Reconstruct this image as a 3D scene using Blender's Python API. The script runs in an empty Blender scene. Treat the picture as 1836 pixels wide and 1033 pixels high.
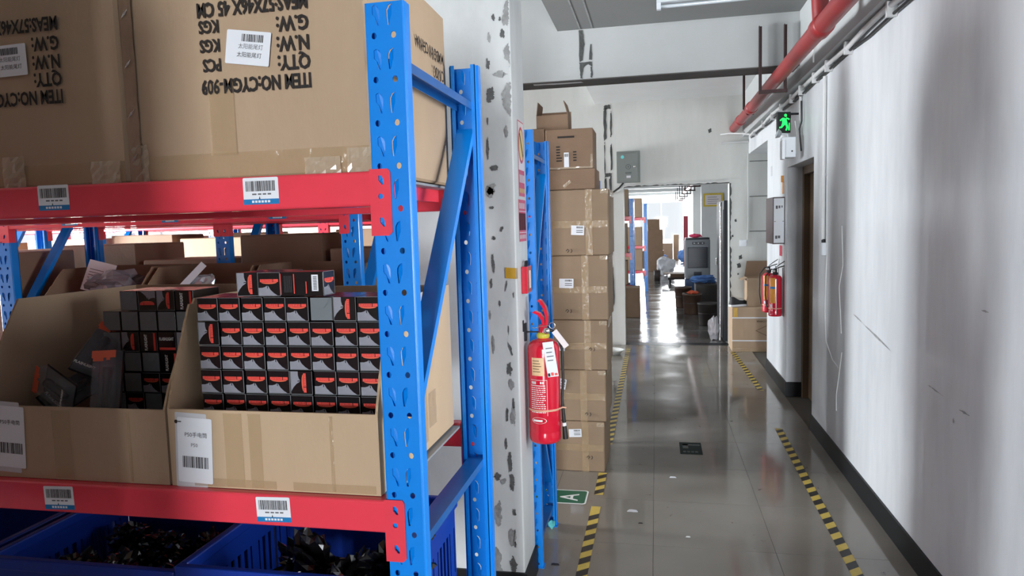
import bpy, bmesh, math, random
from mathutils import Vector, Matrix, noise

random.seed(11)
SC = bpy.context.scene
COL = SC.collection

# ------------------------------------------------------------------ camera
cam_data = bpy.data.cameras.new('camera')
cam_data.sensor_fit = 'HORIZONTAL'
cam_data.sensor_width = 36.0
cam_data.lens = 1260.0 / 1836.0 * 36.0
cam_data.clip_start = 0.05
cam_data.clip_end = 200.0
cam = bpy.data.objects.new('camera', cam_data)
COL.objects.link(cam)
A = [[0.979441, -0.009915, -0.201485], [0.199754, -0.091747, 0.975541], [-0.028158, -0.995733, -0.087881]]
right = Vector((A[0][0], A[1][0], A[2][0]))
up = -Vector((A[0][1], A[1][1], A[2][1]))
back = -Vector((A[0][2], A[1][2], A[2][2]))
m4 = Matrix((right, up, back)).transposed().to_4x4()
m4.translation = Vector((0.0, 0.0, 1.66))
cam.matrix_world = m4
SC.camera = cam

# ------------------------------------------------------------------ world, daylight, exposure
SC.view_settings.view_transform = 'Standard'
SC.view_settings.look = 'None'
SC.view_settings.gamma = 1.0
SC.view_settings.use_curve_mapping = False
SC.view_settings.exposure = 0.0

world = bpy.data.worlds.new('overcast_sky')
SC.world = world
world.use_nodes = True
bg = world.node_tree.nodes['Background']
bg.inputs['Color'].default_value = (0.92, 0.96, 1.0, 1)
bg.inputs['Strength'].default_value = 1.0

def window_light(name, loc, rot, sx, sy, watts, col=(0.93, 0.965, 1.0)):
    d = bpy.data.lights.new(name, 'AREA')
    d.shape = 'RECTANGLE'
    d.size = sx
    d.size_y = sy
    d.energy = watts
    d.color = col
    o = bpy.data.objects.new(name, d)
    COL.objects.link(o)
    o.location = loc
    o.rotation_euler = rot
    return o

HP = math.pi / 2
LEFT_WINDOWS = [(2.05, 2.95), (3.55, 4.75), (7.85, 9.05)]
for (a, b) in LEFT_WINDOWS:
    window_light('daylight_window', (-7.47, (a + b) / 2, 1.5), (0, -HP, 0), 1.2, b - a, 600 * (b - a))
# window at the corridor end behind the camera
window_light('daylight_window', (0.55, -8.97, 1.2), (HP, 0, 0), 1.1, 1.9, 820)
# added window in the right wall, out of view, to light the pillar side
window_light('daylight_window', (1.23, 1.7, 1.5), (0, HP, 0), 1.2, 0.7, 40)
# far window of the next hall
window_light('daylight_window', (0.25, 33.9, 1.7), (-HP, 0, 0), 2.0, 1.8, 1700)
# side windows of the next hall
window_light('daylight_window', (-3.95, 14.0, 1.75), (0, -HP, 0), 1.6, 3.0, 200)
window_light('daylight_window', (-3.95, 24.0, 1.75), (0, -HP, 0), 1.6, 4.0, 220)

# ------------------------------------------------------------------ helpers
def S(r, g, b):
    def f(c):
        c /= 255.0
        return c / 12.92 if c <= 0.04045 else ((c + 0.055) / 1.055) ** 2.4
    return (f(r), f(g), f(b), 1.0)

MATS = {}
def pmat(name, col, rough=0.5, metal=0.0, var=0.0, vscale=6.0, stretch=(1, 1, 1), bump=0.0, bscale=60.0,
         spec=0.5, coat=0.0, alpha=1.0, emit=0.0, rvar=0.0, col2=None, trans=0.0):
    """Procedural principled material: noise-varied colour, optional fine bump and roughness variation."""
    m = bpy.data.materials.new(name)
    m.use_nodes = True
    nt = m.node_tree
    N, L = nt.nodes, nt.links
    p = N['Principled BSDF']
    p.inputs['Base Color'].default_value = col
    p.inputs['Roughness'].default_value = rough
    p.inputs['Metallic'].default_value = metal
    p.inputs['Specular IOR Level'].default_value = spec
    p.inputs['Coat Weight'].default_value = coat
    p.inputs['Coat Roughness'].default_value = 0.08
    p.inputs['Alpha'].default_value = alpha
    p.inputs['Transmission Weight'].default_value = trans
    if emit:
        p.inputs['Emission Color'].default_value = col
        p.inputs['Emission Strength'].default_value = emit
    tc = N.new('ShaderNodeTexCoord')
    mp = N.new('ShaderNodeMapping')
    mp.inputs['Scale'].default_value = stretch
    L.new(tc.outputs['Object'], mp.inputs['Vector'])
    if var > 0 or rvar > 0 or col2:
        nz = N.new('ShaderNodeTexNoise')
        nz.inputs['Scale'].default_value = vscale
        nz.inputs['Detail'].default_value = 5.0
        nz.inputs['Roughness'].default_value = 0.6
        L.new(mp.outputs['Vector'], nz.inputs['Vector'])
        if var > 0 or col2:
            rp = N.new('ShaderNodeValToRGB')
            d = col2 or tuple(c * (1 - var) for c in col[:3]) + (1,)
            rp.color_ramp.elements[0].position = 0.32
            rp.color_ramp.elements[0].color = d
            rp.color_ramp.elements[1].position = 0.66
            rp.color_ramp.elements[1].color = col
            L.new(nz.outputs['Fac'], rp.inputs['Fac'])
            L.new(rp.outputs['Color'], p.inputs['Base Color'])
        if rvar > 0:
            mr = N.new('ShaderNodeMapRange')
            mr.inputs['From Min'].default_value = 0.35
            mr.inputs['From Max'].default_value = 0.7
            mr.inputs['To Min'].default_value = max(0.02, rough - rvar)
            mr.inputs['To Max'].default_value = rough + rvar
            L.new(nz.outputs['Fac'], mr.inputs['Value'])
            L.new(mr.outputs['Result'], p.inputs['Roughness'])
    if bump > 0:
        nb = N.new('ShaderNodeTexNoise')
        nb.inputs['Scale'].default_value = bscale
        nb.inputs['Detail'].default_value = 4.0
        L.new(mp.outputs['Vector'], nb.inputs['Vector'])
        bp = N.new('ShaderNodeBump')
        bp.inputs['Strength'].default_value = bump
        bp.inputs['Distance'].default_value = 0.01
        L.new(nb.outputs['Fac'], bp.inputs['Height'])
        L.new(bp.outputs['Normal'], p.inputs['Normal'])
    MATS[name] = m
    return m

def wall_mat(name, col, stain, chips, chipcol, amount=0.62, streak=(1, 1, 0.25)):
    """Painted plaster: grey smudges and small chips showing the render coat."""
    m = pmat(name, col, rough=0.55, bump=0.12, bscale=9.0)
    nt = m.node_tree
    N, L = nt.nodes, nt.links
    p = N['Principled BSDF']
    tc = N.new('ShaderNodeTexCoord')
    mp = N.new('ShaderNodeMapping')
    mp.inputs['Scale'].default_value = streak
    L.new(tc.outputs['Object'], mp.inputs['Vector'])
    n1 = N.new('ShaderNodeTexNoise')
    n1.inputs['Scale'].default_value = 2.2
    n1.inputs['Detail'].default_value = 6
    n1.inputs['Roughness'].default_value = 0.65
    L.new(mp.outputs['Vector'], n1.inputs['Vector'])
    r1 = N.new('ShaderNodeValToRGB')
    r1.color_ramp.elements[0].position = 0.38
    r1.color_ramp.elements[0].color = stain
    r1.color_ramp.elements[1].position = 0.6
    r1.color_ramp.elements[1].color = col
    L.new(n1.outputs['Fac'], r1.inputs['Fac'])
    n2 = N.new('ShaderNodeTexNoise')
    n2.inputs['Scale'].default_value = 7.0
    n2.inputs['Detail'].default_value = 8
    n2.inputs['Roughness'].default_value = 0.62
    n2.inputs['Distortion'].default_value = 0.6
    L.new(tc.outputs['Object'], n2.inputs['Vector'])
    r2 = N.new('ShaderNodeValToRGB')
    r2.color_ramp.elements[0].position = chips
    r2.color_ramp.elements[0].color = (0, 0, 0, 1)
    r2.color_ramp.elements[1].position = min(1.0, chips + 0.015)
    r2.color_ramp.elements[1].color = (1, 1, 1, 1)
    L.new(n2.outputs['Fac'], r2.inputs['Fac'])
    mx = N.new('ShaderNodeMix')
    mx.data_type = 'RGBA'
    L.new(r2.outputs['Color'], mx.inputs['Factor'])
    L.new(r1.outputs['Color'], mx.inputs['A'])
    mx.inputs['B'].default_value = chipcol
    L.new(mx.outputs['Result'], p.inputs['Base Color'])
    return m

def M(*names):
    return [MATS[n] for n in names]

class MB:
    """Collects polygons (with material slots) and links them as one mesh object."""
    def __init__(self):
        self.v, self.f, self.m, self.s = [], [], [], []
    def poly(self, pts, m=0, smooth=False):
        i = len(self.v)
        self.v += [tuple(p) for p in pts]
        self.f.append(tuple(range(i, i + len(pts))))
        self.m.append(m); self.s.append(smooth)
        return self
    def raw(self, verts, faces, m=0, smooth=False):
        i = len(self.v)
        self.v += [tuple(p) for p in verts]
        for f in faces:
            self.f.append(tuple(i + k for k in f))
            self.m.append(m); self.s.append(smooth)
        return self
    def box(self, x0, x1, y0, y1, z0, z1, m=0, T=None):
        vs = [Vector(p) for p in ((x0, y0, z0), (x1, y0, z0), (x1, y1, z0), (x0, y1, z0),
                                  (x0, y0, z1), (x1, y0, z1), (x1, y1, z1), (x0, y1, z1))]
        if T is not None:
            vs = [T @ p for p in vs]
        return self.raw(vs, ((0, 3, 2, 1), (4, 5, 6, 7), (0, 1, 5, 4), (1, 2, 6, 5), (2, 3, 7, 6), (3, 0, 4, 7)), m)
    def bbox(self, x0, x1, y0, y1, z0, z1, b=0.004, m=0, T=None):
        """box with chamfered edges"""
        bm = bmesh.new()
        bmesh.ops.create_cube(bm, size=1)
        for v in bm.verts:
            v.co = Vector(((x0 + x1) / 2 + v.co.x * (x1 - x0), (y0 + y1) / 2 + v.co.y * (y1 - y0), (z0 + z1) / 2 + v.co.z * (z1 - z0)))
        bmesh.ops.bevel(bm, geom=bm.edges[:], offset=b, segments=2, affect='EDGES', profile=0.5)
        self.bm(bm, m, T)
        bm.free()
        return self
    def bm(self, bm, m=0, T=None, smooth=False):
        bm.verts.ensure_lookup_table()
        vs = [(T @ v.co) if T is not None else v.co.copy() for v in bm.verts]
        for k, v in enumerate(bm.verts): v.index = k
        return self.raw(vs, [[v.index for v in f.verts] for f in bm.faces], m, smooth)
    def extrude(self, pts, vec, m=0, smooth=False, caps=True):
        pts = [Vector(p) for p in pts]
        vec = Vector(vec)
        n = len(pts)
        fs = [(i, (i + 1) % n, n + (i + 1) % n, n + i) for i in range(n)]
        self.raw(pts + [p + vec for p in pts], fs, m, smooth)
        if caps:
            self.poly(list(reversed(pts)), m); self.poly([p + vec for p in pts], m)
        return self
    def tube(self, path, r, n=10, m=0, smooth=True, caps=True):
        path = [Vector(p) for p in path]
        rs = r if isinstance(r, (list, tuple)) else [r] * len(path)
        vs, fs = [], []
        prev = None
        for i, p in enumerate(path):
            a = path[max(i - 1, 0)]; b = path[min(i + 1, len(path) - 1)]
            t = (b - a).normalized()
            if prev is None:
                q = Vector((0, 0, 1)) if abs(t.z) < 0.9 else Vector((1, 0, 0))
                u = t.cross(q).normalized()
            else:
                u = (prev - t * prev.dot(t)).normalized()
            prev = u
            w = t.cross(u)
            for k in range(n):
                an = 2 * math.pi * k / n
                vs.append(p + (u * math.cos(an) + w * math.sin(an)) * rs[i])
        for i in range(len(path) - 1):
            for k in range(n):
                k2 = (k + 1) % n
                fs.append((i * n + k, i * n + k2, (i + 1) * n + k2, (i + 1) * n + k))
        self.raw(vs, fs, m, smooth)
        if caps:
            self.poly(list(reversed(vs[:n])), m); self.poly(vs[-n:], m)
        return self
    def lathe(self, prof, n=24, m=0, T=None, smooth=True, arc=None):
        """prof: list of (radius, z); closed around local z"""
        vs, fs = [], []
        for (r, z) in prof:
            for k in range(n):
                an = 2 * math.pi * k / n if arc is None else arc[0] + (arc[1] - arc[0]) * k / (n - 1)
                p = Vector((r * math.cos(an), r * math.sin(an), z))
                vs.append(T @ p if T is not None else p)
        kk = n if arc is None else n - 1
        for i in range(len(prof) - 1):
            for k in range(kk):
                k2 = (k + 1) % n
                fs.append((i * n + k, i * n + k2, (i + 1) * n + k2, (i + 1) * n + k))
        return self.raw(vs, fs, m, smooth)
    def disc(self, c, r, n=16, m=0, ax='z', T=None):
        pts = []
        for k in range(n):
            a = 2 * math.pi * k / n
            d = {'z': (math.cos(a), math.sin(a), 0), 'y': (math.cos(a), 0, math.sin(a)), 'x': (0, math.cos(a), math.sin(a))}[ax]
            p = Vector(c) + Vector(d) * r
            pts.append(T @ p if T is not None else p)
        return self.poly(pts, m)
    def text(self, s, org, xd, yd, size, m=0, sx=1.0, bold=0.0):
        """flat lettering: org is the baseline start, xd/yd the reading and up directions"""
        me = text_mesh(s, bold)
        org, xd, yd = Vector(org), Vector(xd), Vector(yd)
        vs = [org + xd * (v.co.x * size * sx) + yd * (v.co.y * size) for v in me.vertices]
        return self.raw(vs, [tuple(p.vertices) for p in me.polygons], m)
    def barcode(self, org, xd, yd, w, h, m=0, seed=1, n=30):
        rr = random.Random(seed)
        org, xd, yd = Vector(org), Vector(xd), Vector(yd)
        x = 0.0
        step = w / n
        while x < w - step * 0.5:
            bw = step * rr.choice((0.35, 0.5, 0.8, 1.1))
            bw = min(bw, w - x)
            a = org + xd * x
            self.poly((a, a + xd * bw, a + xd * bw + yd * h, a + yd * h), m)
            x += bw + step * rr.choice((0.3, 0.5, 0.7))
        return self
    def mesh(self, name, mats):
        me = bpy.data.meshes.new(name)
        me.from_pydata(self.v, [], self.f)
        for mm in mats: me.materials.append(mm)
        me.polygons.foreach_set('material_index', self.m)
        me.polygons.foreach_set('use_smooth', self.s)
        me.update()
        return me
    def build(self, name, mats, parent=None, loc=None):
        if isinstance(mats, str): mats = M(mats)
        elif mats and isinstance(mats[0], str): mats = M(*mats)
        o = bpy.data.objects.new(name, self.mesh(name, mats))
        COL.objects.link(o)
        if parent is not None: o.parent = parent
        if loc is not None: o.location = loc
        return o

_TX = {}
def text_mesh(s, bold=0.0):
    key = (s, bold)
    if key not in _TX:
        cu = bpy.data.curves.new('lettering', 'FONT')
        cu.body = s
        cu.size = 1.0
        cu.offset = bold
        cu.resolution_u = 2
        cu.fill_mode = 'FRONT'
        o = bpy.data.objects.new('lettering', cu)
        COL.objects.link(o)
        dg = bpy.context.evaluated_depsgraph_get()
        me = bpy.data.meshes.new_from_object(o.evaluated_get(dg))
        bpy.data.objects.remove(o)
        _TX[key] = me
    return _TX[key]

def text_w(s, bold=0.0):
    me = text_mesh(s, bold)
    return max(v.co.x for v in me.vertices)

def tag(o, label, cat, group=None):
    o['label'] = label
    o['category'] = cat
    if group: o['group'] = group
    return o

def thing(name, label, cat, loc=(0, 0, 0), rz=0.0, group=None):
    o = bpy.data.objects.new(name, None)
    o.empty_display_size = 0.05
    COL.objects.link(o)
    o.location = loc
    o.rotation_euler = (0, 0, rz)
    return tag(o, label, cat, group)

def struct(o):
    o['kind'] = 'structure'
    return o

def inst(name, me, parent=None, loc=None, rot=None, scale=None):
    o = bpy.data.objects.new(name, me)
    COL.objects.link(o)
    if parent is not None: o.parent = parent
    if loc is not None: o.location = loc
    if rot is not None: o.rotation_euler = rot
    if scale is not None: o.scale = scale
    return o

def rrect(x0, x1, y0, y1, r, n=4):
    pts = []
    for (cx, cy, a0) in ((x1 - r, y1 - r, 0), (x0 + r, y1 - r, 90), (x0 + r, y0 + r, 180), (x1 - r, y0 + r, 270)):
        for k in range(n + 1):
            a = math.radians(a0 + 90 * k / n)
            pts.append((cx + r * math.cos(a), cy + r * math.sin(a)))
    return pts

def blob(pts, jitter, seed, n=6):
    """rough outline through the given 2-D points"""
    rr = random.Random(seed)
    out = []
    k = len(pts)
    for i in range(k):
        a, b = pts[i], pts[(i + 1) % k]
        for j in range(n):
            t = j / n
            out.append((a[0] + (b[0] - a[0]) * t + rr.uniform(-jitter, jitter), a[1] + (b[1] - a[1]) * t + rr.uniform(-jitter, jitter)))
    return out

# ------------------------------------------------------------------ materials
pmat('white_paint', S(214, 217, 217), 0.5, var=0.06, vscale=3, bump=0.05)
wall_mat('wall_white', S(212, 216, 219), S(194, 198, 202), 0.79, S(150, 150, 148))
wall_mat('wall_end_white', S(208, 211, 207), S(198, 201, 197), 0.80, S(84, 84, 82))
wall_mat('pillar_white', S(216, 220, 220), S(198, 202, 203), 0.715, S(124, 125, 124), streak=(1, 1, 0.5))
pmat('beam_white', S(178, 182, 182), 0.6, var=0.06, vscale=2.5, bump=0.05)
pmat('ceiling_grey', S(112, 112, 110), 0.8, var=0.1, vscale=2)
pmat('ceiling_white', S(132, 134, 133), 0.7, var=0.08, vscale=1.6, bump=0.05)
pmat('scar_grey', S(84, 87, 86), 0.9, var=0.35, vscale=18, bump=0.6, bscale=60)
pmat('patch_dark', S(104, 106, 106), 0.9, var=0.35, vscale=30, bump=0.6, bscale=60)
pmat('patch_grey', S(164, 166, 166), 0.9, var=0.3, vscale=22, bump=0.6, bscale=50)
pmat('skirting_black', S(22, 26, 28), 0.45, var=0.25, vscale=4, spec=0.3)
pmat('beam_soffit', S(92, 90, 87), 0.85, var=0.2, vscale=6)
pmat('cardboard_stack', S(148, 126, 102), 0.75, var=0.1, vscale=5, bump=0.06, bscale=120)
pmat('grout', S(88, 84, 77), 0.8)
pmat('concrete_dark', S(128, 126, 124), 0.2, var=0.35, vscale=1.3, stretch=(0.5, 2.0, 1), rvar=0.12, spec=0.5)
pmat('door_brown', S(104, 84, 62), 0.45, var=0.25, vscale=3, stretch=(6, 6, 0.5))
pmat('blue_paint', S(4, 131, 226), 0.28, var=0.06, vscale=9, coat=0.3)
pmat('blue_brace', S(16, 92, 164), 0.35, var=0.2, vscale=12, coat=0.15)
pmat('red_paint', S(230, 66, 82), 0.26, var=0.08, vscale=7, coat=0.3)
pmat('deck_steel', S(150, 152, 154), 0.5, metal=0.2, var=0.1)
pmat('cardboard', S(178, 153, 126), 0.75, var=0.1, vscale=5, bump=0.08, bscale=120, stretch=(1, 1, 0.35))
pmat('cardboard_dark', S(140, 114, 92), 0.8, var=0.15, vscale=5, bump=0.1, bscale=90)
pmat('cardboard_edge', S(186, 160, 128), 0.85, var=0.3, vscale=90)
pmat('cardboard_pale', S(186, 161, 131), 0.75, var=0.08, vscale=4, bump=0.06, bscale=120, stretch=(1, 1, 0.35))
pmat('tape_clear', S(196, 170, 132), 0.18, spec=0.7, alpha=0.42, bump=0.5, bscale=40)
pmat('tape_shiny', S(206, 190, 166), 0.12, spec=0.8, alpha=0.5)
pmat('ink', S(28, 22, 20), 0.7)
pmat('ink_faint', S(98, 74, 56), 0.8)
pmat('ink_grey', S(96, 98, 102), 0.7)
pmat('paper', S(226, 230, 236), 0.5)
pmat('paper_grey', S(196, 198, 202), 0.6)
pmat('label_blue', S(20, 118, 178), 0.4)
pmat('box_black', S(22, 20, 23), 0.22, spec=0.5, coat=0.2)
pmat('box_edge', S(120, 124, 126), 0.4)
pmat('print_red', S(232, 78, 68), 0.4)
pmat('print_orange', S(216, 100, 70), 0.4)
pmat('print_grey', S(146, 148, 158), 0.4, var=0.2, vscale=30)
pmat('box_grey', S(112, 120, 124), 0.3)
pmat('blister', S(150, 158, 166), 0.1, alpha=0.28, spec=0.8)
pmat('torch_black', S(16, 16, 18), 0.3, spec=0.6)
pmat('crate_blue', S(14, 52, 150), 0.35, var=0.08, vscale=10)
pmat('bag_black', S(12, 12, 14), 0.12, spec=0.7, coat=0.4)
pmat('bag_grey', S(120, 116, 122), 0.25, spec=0.6)
pmat('bag_white', S(214, 216, 222), 0.35, spec=0.5)
pmat('foil', S(190, 200, 206), 0.2, metal=0.7)
pmat('ext_red', S(206, 26, 52), 0.2, coat=0.5, var=0.05)
pmat('ext_yellow', S(190, 180, 60), 0.35)
pmat('brass', S(190, 170, 110), 0.3, metal=0.8)
pmat('chrome', S(200, 200, 200), 0.2, metal=0.9)
pmat('rubber_black', S(20, 20, 21), 0.5)
pmat('label_cream', S(232, 196, 152), 0.5, var=0.08, vscale=60)
pmat('label_orange', S(226, 150, 50), 0.5, var=0.2, vscale=30)
pmat('strap_tan', S(212, 160, 134), 0.5)
pmat('pipe_red', S(150, 44, 46), 0.4, var=0.2, vscale=5, bump=0.05)
pmat('iron_dark', S(56, 28, 30), 0.6, var=0.3, vscale=12)
pmat('conduit_white', S(206, 208, 208), 0.45, var=0.1, vscale=8)
pmat('cable_black', S(30, 30, 32), 0.5)
pmat('poster_pink', S(200, 60, 84), 0.4)
pmat('poster_white', S(222, 214, 214), 0.35)
pmat('poster_yellow', S(226, 198, 120), 0.4)
pmat('sticker_ochre', S(200, 156, 46), 0.4)
pmat('tape_yellow', S(214, 186, 84), 0.45, var=0.15, vscale=20)
pmat('tape_black', S(36, 33, 32), 0.45, var=0.2, vscale=20)
pmat('sign_green', S(12, 96, 72), 0.35)
pmat('sign_dark', S(20, 34, 30), 0.8, spec=0.15)
pmat('sign_white', S(232, 236, 234), 0.4)
pmat('exit_green', S(30, 235, 90), 0.4, emit=1.6)
pmat('exit_black', S(20, 26, 26), 0.35)
pmat('lamp_white', S(214, 220, 226), 0.35)
pmat('lamp_glass', S(190, 200, 206), 0.15, spec=0.7)
pmat('switch_grey', S(108, 116, 112), 0.45, var=0.06)
pmat('switch_dark', S(58, 66, 64), 0.5)
pmat('teal', S(90, 200, 200), 0.4)
pmat('frame_brown', S(70, 52, 54), 0.4)
pmat('cooler_grey', S(118, 124, 130), 0.45)
pmat('cooler_dark', S(34, 40, 50), 0.4)
pmat('cooler_blue', S(36, 60, 96), 0.45)
pmat('bin_brown', S(92, 70, 58), 0.55, var=0.2, vscale=8)
pmat('bin_dark', S(62, 56, 54), 0.55)
pmat('cloth_blue', S(80, 120, 180), 0.8)
pmat('cloth_pink', S(222, 70, 110), 0.8)
pmat('maroon', S(120, 32, 48), 0.5)
pmat('shoe_black', S(24, 24, 28), 0.6)
pmat('glass', S(235, 242, 246), 0.02, trans=1.0, alpha=0.35)
pmat('frame_alu', S(180, 184, 188), 0.35, metal=0.5)
pmat('metal_dark', S(34, 37, 42), 0.6, spec=0.3)
pmat('gold', S(206, 180, 60), 0.4)

def tile_material():
    m = pmat('floor_tile', S(150, 144, 134), 0.1, spec=0.5)
    nt = m.node_tree
    N, L = nt.nodes, nt.links
    p = N['Principled BSDF']
    geo = N.new('ShaderNodeNewGeometry')
    n1 = N.new('ShaderNodeTexNoise')
    n1.inputs['Scale'].default_value = 1.4
    n1.inputs['Detail'].default_value = 5
    L.new(geo.outputs['Position'], n1.inputs['Vector'])
    r1 = N.new('ShaderNodeValToRGB')
    r1.color_ramp.elements[0].position = 0.3
    r1.color_ramp.elements[0].color = S(126, 121, 112)
    r1.color_ramp.elements[1].position = 0.7
    r1.color_ramp.elements[1].color = S(142, 137, 128)
    L.new(n1.outputs['Fac'], r1.inputs['Fac'])
    n2 = N.new('ShaderNodeTexNoise')
    n2.inputs['Scale'].default_value = 11.0
    n2.inputs['Detail'].default_value = 6
    n2.inputs['Roughness'].default_value = 0.6
    L.new(geo.outputs['Position'], n2.inputs['Vector'])
    r2 = N.new('ShaderNodeValToRGB')
    r2.color_ramp.elements[0].position = 0.665
    r2.color_ramp.elements[0].color = (0, 0, 0, 1)
    r2.color_ramp.elements[1].position = 0.73
    r2.color_ramp.elements[1].color = (1, 1, 1, 1)
    L.new(n2.outputs['Fac'], r2.inputs['Fac'])
    mx = N.new('ShaderNodeMix')
    mx.data_type = 'RGBA'
    L.new(r2.outputs['Color'], mx.inputs['Factor'])
    L.new(r1.outputs['Color'], mx.inputs['A'])
    mx.inputs['B'].default_value = S(84, 78, 72)
    L.new(mx.outputs['Result'], p.inputs['Base Color'])
    mr = N.new('ShaderNodeMapRange')
    mr.inputs['From Min'].default_value = 0.35
    mr.inputs['From Max'].default_value = 0.72
    mr.inputs['To Min'].default_value = 0.05
    mr.inputs['To Max'].default_value = 0.16
    L.new(n1.outputs['Fac'], mr.inputs['Value'])
    L.new(mr.outputs['Result'], p.inputs['Roughness'])
tile_material()

# ================================================================== STRUCTURE
RW = 1.18            # right wall plane
EY = 9.6             # end wall plane
ZC = 3.25            # corridor ceiling
ZU = 3.75            # ceiling over the racks
LW = -7.5            # left (window) wall
BY = -9.0            # wall behind the camera

# floor with separate tiles
fl = MB().box(LW, 1.95, BY, EY, -0.12, -0.004).build('floor', 'grout')
struct(fl)
tile = MB().bbox(-0.2992, 0.2992, -0.2992, 0.2992, -0.012, 0.0, b=0.0006).mesh('tile', M('floor_tile'))
for i in range(-4, 2):
    for j in range(-18, 10):
        cx = -0.03 + 0.6 * i + 0.3
        cy = 3.556 + 0.6 * j + 0.3
        if cy > 9.5 or cy < -8.0:
            continue
        o = inst('tile', tile, fl, (cx, cy, random.uniform(-0.0004, 0.0)))
        o.rotation_euler = (random.uniform(-0.0006, 0.0006), random.uniform(-0.0006, 0.0006), 0)
# last cut row at the doorway
cut = MB().bbox(-0.2992, 0.2992, 0.0, 0.036, -0.012, 0.0, b=0.0006).mesh('tile', M('floor_tile'))
for i in range(-4, 2):
    inst('tile', cut, fl, (-0.03 + 0.6 * i + 0.3, 9.5568, 0))
MB().box(LW, -2.5, BY, EY, -0.004, -0.0005).build('bare_floor', 'concrete_dark', fl)

# right wall: near stretch, door opening, panel, alcove
D0, D1, DZ = 5.75, 6.85, 2.12
AL0, AZ = 8.03, 2.5
w = MB()
w.box(RW, RW + 0.24, BY, 1.35, 0, ZU)
w.box(RW, RW + 0.24, 2.05, D0, 0, ZU)
w.box(RW, RW + 0.24, 1.35, 2.05, 0, 0.9)
w.box(RW, RW + 0.24, 1.35, 2.05, 2.1, ZU)
w.box(RW, RW + 0.24, D0, D1, DZ, ZU)
w.box(RW, RW + 0.24, D1, AL0, 0, ZU)
w.box(RW, RW + 0.24, AL0, EY, AZ, ZU)
w.box(1.95, 2.1, AL0 - 0.3, EY, 0, ZU)
w.box(RW + 0.24, 1.95, AL0 - 0.2, AL0, 0, ZU)
wr = struct(w.build('wall_right', 'wall_white'))
# long beam along the head of the right wall
struct(MB().box(RW - 0.075, RW, BY, EY, 2.72, ZC).build('trim_1', 'beam_white'))

# door in the recess
d = thing('door_1', 'brown wooden door set back in the right wall recess', 'door', (0, 0, 0))
d['kind'] = 'structure'
del d['category']
f = MB()
f.box(RW + 0.13, RW + 0.24, D0, D0 + 0.07, 0, DZ)
f.box(RW + 0.13, RW + 0.24, D1 - 0.07, D1, 0, DZ)
f.box(RW + 0.13, RW + 0.24, D0 + 0.07, D1 - 0.07, DZ - 0.07, DZ)
f.build('door_frame', 'door_brown', d)
lf = MB().box(RW + 0.18, RW + 0.22, D0 + 0.07, D1 - 0.07, 0.01, DZ - 0.07)
for (za, zb) in ((0.2, 0.95), (1.1, 1.9)):
    lf.box(RW + 0.172, RW + 0.18, D0 + 0.22, D1 - 0.22, za, zb)
leaf = lf.build('door_leaf', 'door_brown', d)
MB().tube([(RW + 0.18, D0 + 0.16, 1.0), (RW + 0.13, D0 + 0.16, 1.0), (RW + 0.13, D0 + 0.27, 1.0)], 0.01, 8).build('handle', 'chrome', leaf)

# end wall with the rough doorway to the next hall
X0, X1, ZD = -0.42, 0.94, 2.135
w = MB()
w.box(LW, X0, EY, EY + 0.2, 0, ZU)
w.box(X1, 2.1, EY, EY + 0.2, 0, ZU)
w.box(X0, X1, EY, EY + 0.2, ZD, ZU)
we = struct(w.build('wall_end', 'wall_end_white'))
# broken render round the opening
rr = random.Random(3)
def ragged(a, b, n, wmin, wmax):
    """ragged strip outline from a to b (along t) as offsets"""
    return [(a + (b - a) * i / n, rr.uniform(wmin, wmax)) for i in range(n + 1)]
pts = ragged(0, ZD, 60, 0.004, 0.03)
MB().poly([(X1, EY - 0.004, z) for z, _ in pts] + [(X1 + q, EY - 0.004, z) for z, q in reversed(pts)]).build('chipped_edge', 'scar_grey', we)
pts = ragged(X0, X1, 40, 0.004, 0.018)
MB().poly([(x, EY - 0.004, ZD) for x, _ in pts] + [(x, EY - 0.004, ZD + q) for x, q in reversed(pts)]).build('chipped_edge', 'scar_grey', we)
# scars where a partition was torn out (end wall, beam face, slab soffit)
def scar(name, parent, pts, to3, seed, j=0.006, mat='scar_grey'):
    MB().poly([to3(*p) for p in blob(pts, j, seed, 5)]).build(name, mat, parent)
e3 = lambda x, z: (x, EY - 0.003, z)
for k, (xa, xb, za, zb) in enumerate([(-0.672, -0.63, 2.75, 3.2), (-0.67, -0.655, 2.2, 2.75), (-0.672, -0.64, 1.75, 2.3), (-0.668, -0.63, 0.9, 1.7),
                                      (-0.665, -0.63, 0.15, 0.85), (-0.585, -0.56, 2.8, 3.15), (-0.588, -0.563, 2.35, 2.72), (-0.61, -0.575, 1.85, 2.3),
                                      (-0.585, -0.57, 1.2, 1.75), (-0.59, -0.562, 0.5, 1.1), (-0.66, -0.57, 2.28, 2.33), (-0.665, -0.575, 3.17, 3.23)]):
    scar('plaster_scar', we, [(xa, za), (xb, za + (zb - za) * 0.1), (xb - 0.006, zb), (xa + 0.004, zb - (zb - za) * 0.12)], e3, 20 + k)
for k, (x, z, r) in enumerate([(1.08, 1.17, 0.03), (1.06, 1.06, 0.035), (1.02, 1.65, 0.02), (0.98, 1.45, 0.018), (0.7, 2.82, 0.03), (1.05, 0.95, 0.014)]):
    scar('plaster_scar', we, [(x - r * 0.6, z - r), (x + r * 0.7, z - r * 0.6), (x + r * 0.4, z + r), (x - r * 0.8, z + r * 0.5)], e3, 50 + k, r * 0.15)
# alcove back joints
for z in (0.55, 1.05, 1.5, 1.95, 2.4):
    MB().box(RW + 0.01, 1.95, EY - 0.003, EY + 0.001, z, z + 0.008).build('panel_joint', 'scar_grey', we)

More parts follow.
